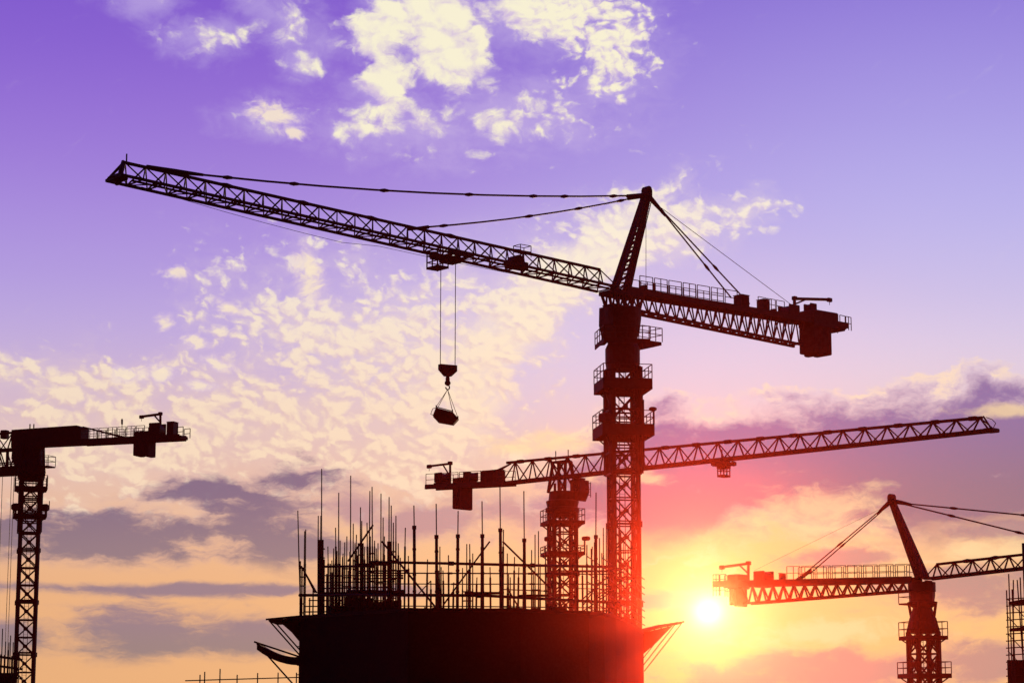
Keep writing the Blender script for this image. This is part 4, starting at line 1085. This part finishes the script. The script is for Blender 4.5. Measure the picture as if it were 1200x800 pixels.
# ------------------------------------------------------------------ low guard rail scaffold, bottom left
Yg = 140.0; p0 = at(217, 797, Yg)
gr = empty('guard_rail', V3((p0.x, Yg, -.4)), 0, 'thin tube guard rail with small posts at the bottom, left of the core', 'railing'); GO = gr.location.copy()
m = MB(); m.beam(p0 - GO, at(352, 793, Yg) - GO, .075, n=6); m.build('rail', TUBE, gr)
m = MB(); m.beam(at(217, 806, Yg) - GO, at(352, 804, Yg) - GO, .06, n=6); m.build('rail', TUBE, gr)
for px, py in ((234.5, 790), (240, 786.5), (258, 783), (278, 790), (302, 788), (326, 787.5), (347.5, 787.5)):
    t = at(px, py, Yg); m = MB(); m.beam(V3((t.x, t.y, -.6)) - GO, t - GO, .085, n=6); m.build('post', TUBE, gr)

# ------------------------------------------------------------------ far building at the bottom left, in its scaffold
Yl = 160.0; a = at(-60, 760, Yl); b = at(23, 772, Yl)
lb = empty('scaffolded_building', V3((at(0, 780, Yl).x, Yl + 3, 0)), 0, 'unfinished block behind scaffold in the bottom left corner, bars standing on top', 'building'); LO = lb.location.copy()
m = MB(); x0, x1 = at(-60, 780, Yl).x, at(17, 780, Yl).x
xk = at(10, 780, Yl + 12).x; m.prism([(x0 - LO.x, -2.5), (x1 - LO.x, -2.5), (xk - LO.x, 9), (x0 - LO.x - 4, 9)], GZ, b.z - .9, 'xy'); m.build('wall', CONC, lb)
for j, y_ in enumerate((766, 777, 788, 799)):
    p, q = at(-62, y_ - 5, Yl) - LO, at(22.5, y_ + 6, Yl) - LO; m = MB(); m.beam(p, q, .22, .16)
    m.beam(p + V3((0, 1.2, 0)), q + V3((0, 1.2, 0)), .16); m.build('scaffold_deck', TUBE, lb)
for k in range(18):
    px = 22.5 - 4.3 * k; t = at(px, 769 - k * .6 - (0 if k % 3 else 6), Yl + (1.2 if k % 2 else 0)); m = MB(); m.beam(V3((t.x, t.y, GZ)) - LO, t - LO, .1, n=5); m.build('scaffold_pole', TUBE, lb)
for px, py in ((3, 736), (6.6, 751), (10.5, 752), (15.5, 752), (18.5, 757), (12.5, 744), (-3, 745), (-9, 740)):
    t = at(px, py, Yl + 2); m = MB(); m.beam(V3((t.x + .02, t.y, b.z - 1.5)) - LO, t - LO, .075, n=5); m.build('starter_bar', RUST, lb)

# ------------------------------------------------------------------ building at the right edge
Yr = 120.0
rb = empty('scaffolded_tower', V3((at(1215, 780, Yr).x, Yr + 2, 0)), 0, 'unfinished tower at the right edge, open scaffold above dark netting', 'building'); RO = rb.location.copy()
xa, xb = at(1184, 775, Yr).x - RO.x, at(1300, 775, Yr).x - RO.x
m = MB(); xk = at(1188, 775, Yr + 9).x - RO.x; m.prism([(xa, -1.2), (xb, -1.2), (xb + 4, 7), (xk, 7)], GZ, at(1190, 772, Yr).z, 'xy'); m.build('netted_wall', NET, rb)
for (x0, y0, x1, y1) in ((1180, 709, 1300, 688), (1181, 740, 1300, 727)):
    p, q = at(x0, y0, Yr) - RO, at(x1, y1, Yr) - RO; m = MB()
    m.raw([p + V3((0, -.4, 0)), q + V3((0, -.4, 0)), q + V3((0, 3, .2)), p + V3((1.8, 3, .2)), p + V3((0, -.4, .16)), q + V3((0, -.4, .16)), q + V3((0, 3, .36)), p + V3((1.8, 3, .36))],
          [(3, 2, 1, 0), (4, 5, 6, 7), (0, 1, 5, 4), (1, 2, 6, 5), (2, 3, 7, 6), (3, 0, 4, 7)]); m.build('floor_slab', CONC, rb)
for px, py, w, ln in ((1179.5, 691, .07, 0), (1182, 672, .07, 0), (1186, 690, .07, 0), (1187.5, 679, .07, 2.2), (1192, 679, .07, -2.2), (1195.5, 676, .07, 0), (1199.5, 636, .2, 0), (1204, 650, .08, 0), (1212, 640, .08, 0), (1224, 655, .08, 0), (1240, 645, .08, 0), (1260, 650, .08, 0), (1285, 648, .08, 0)):
    t = at(px, py, Yr); m = MB(); m.beam(V3((t.x - ln * .1, t.y, GZ if px < 1183 else 4)) - RO, t - RO, w, n=6); m.build('standard', TUBE, rb)
for j in range(13):
    y_ = 700 + 8.2 * j; m = MB(); m.beam(at(1179, y_ + 1.5, Yr) - RO, at(1296, y_ - 6, Yr) - RO, .06, n=5); m.build('ledger', TUBE, rb)
for j in range(4):
    m = MB(); m.beam(at(1181, 702 + 20 * j, Yr + .3) - RO, at(1200, 722 + 20 * j, Yr + .3) - RO, .05, n=5); m.build('brace', TUBE, rb)
# ------------------------------------------------------------------ sun and air
sd_ = bpy.data.lights.new('sun', 'SUN'); sd_.energy = 3.0; sd_.angle = R(0.53); sd_.color = (1.0, 0.62, 0.36)
so = bpy.data.objects.new('sun', sd_); COL.objects.link(so)
dirn = V3((math.sin(SUN_AZ) * math.cos(SUN_EL), math.cos(SUN_AZ) * math.cos(SUN_EL), math.sin(SUN_EL)))
so.rotation_euler = dirn.to_track_quat('Z', 'Y').to_euler(); so.location = (30, 140, 60)
HAZE = True
if HAZE:
    hz = MB(); hz.box((-120, -12, -2.0), (120, 246, 50)); hm_ = bpy.data.materials.new('haze'); hm_.use_nodes = True
    nt = hm_.node_tree; nt.nodes.clear(); o_ = nt.nodes.new('ShaderNodeOutputMaterial'); pv = nt.nodes.new('ShaderNodeVolumePrincipled')
    pv.inputs['Color'].default_value = (0.19, 0.0135, 0.0062, 1); pv.inputs['Density'].default_value = 0.00044; pv.inputs['Anisotropy'].default_value = 0.983
    nt.links.new(pv.outputs[0], o_.inputs['Volume'])
    ho = hz.build('haze', hm_); ho['kind'] = 'stuff'
    SC.cycles.volume_bounces = 0
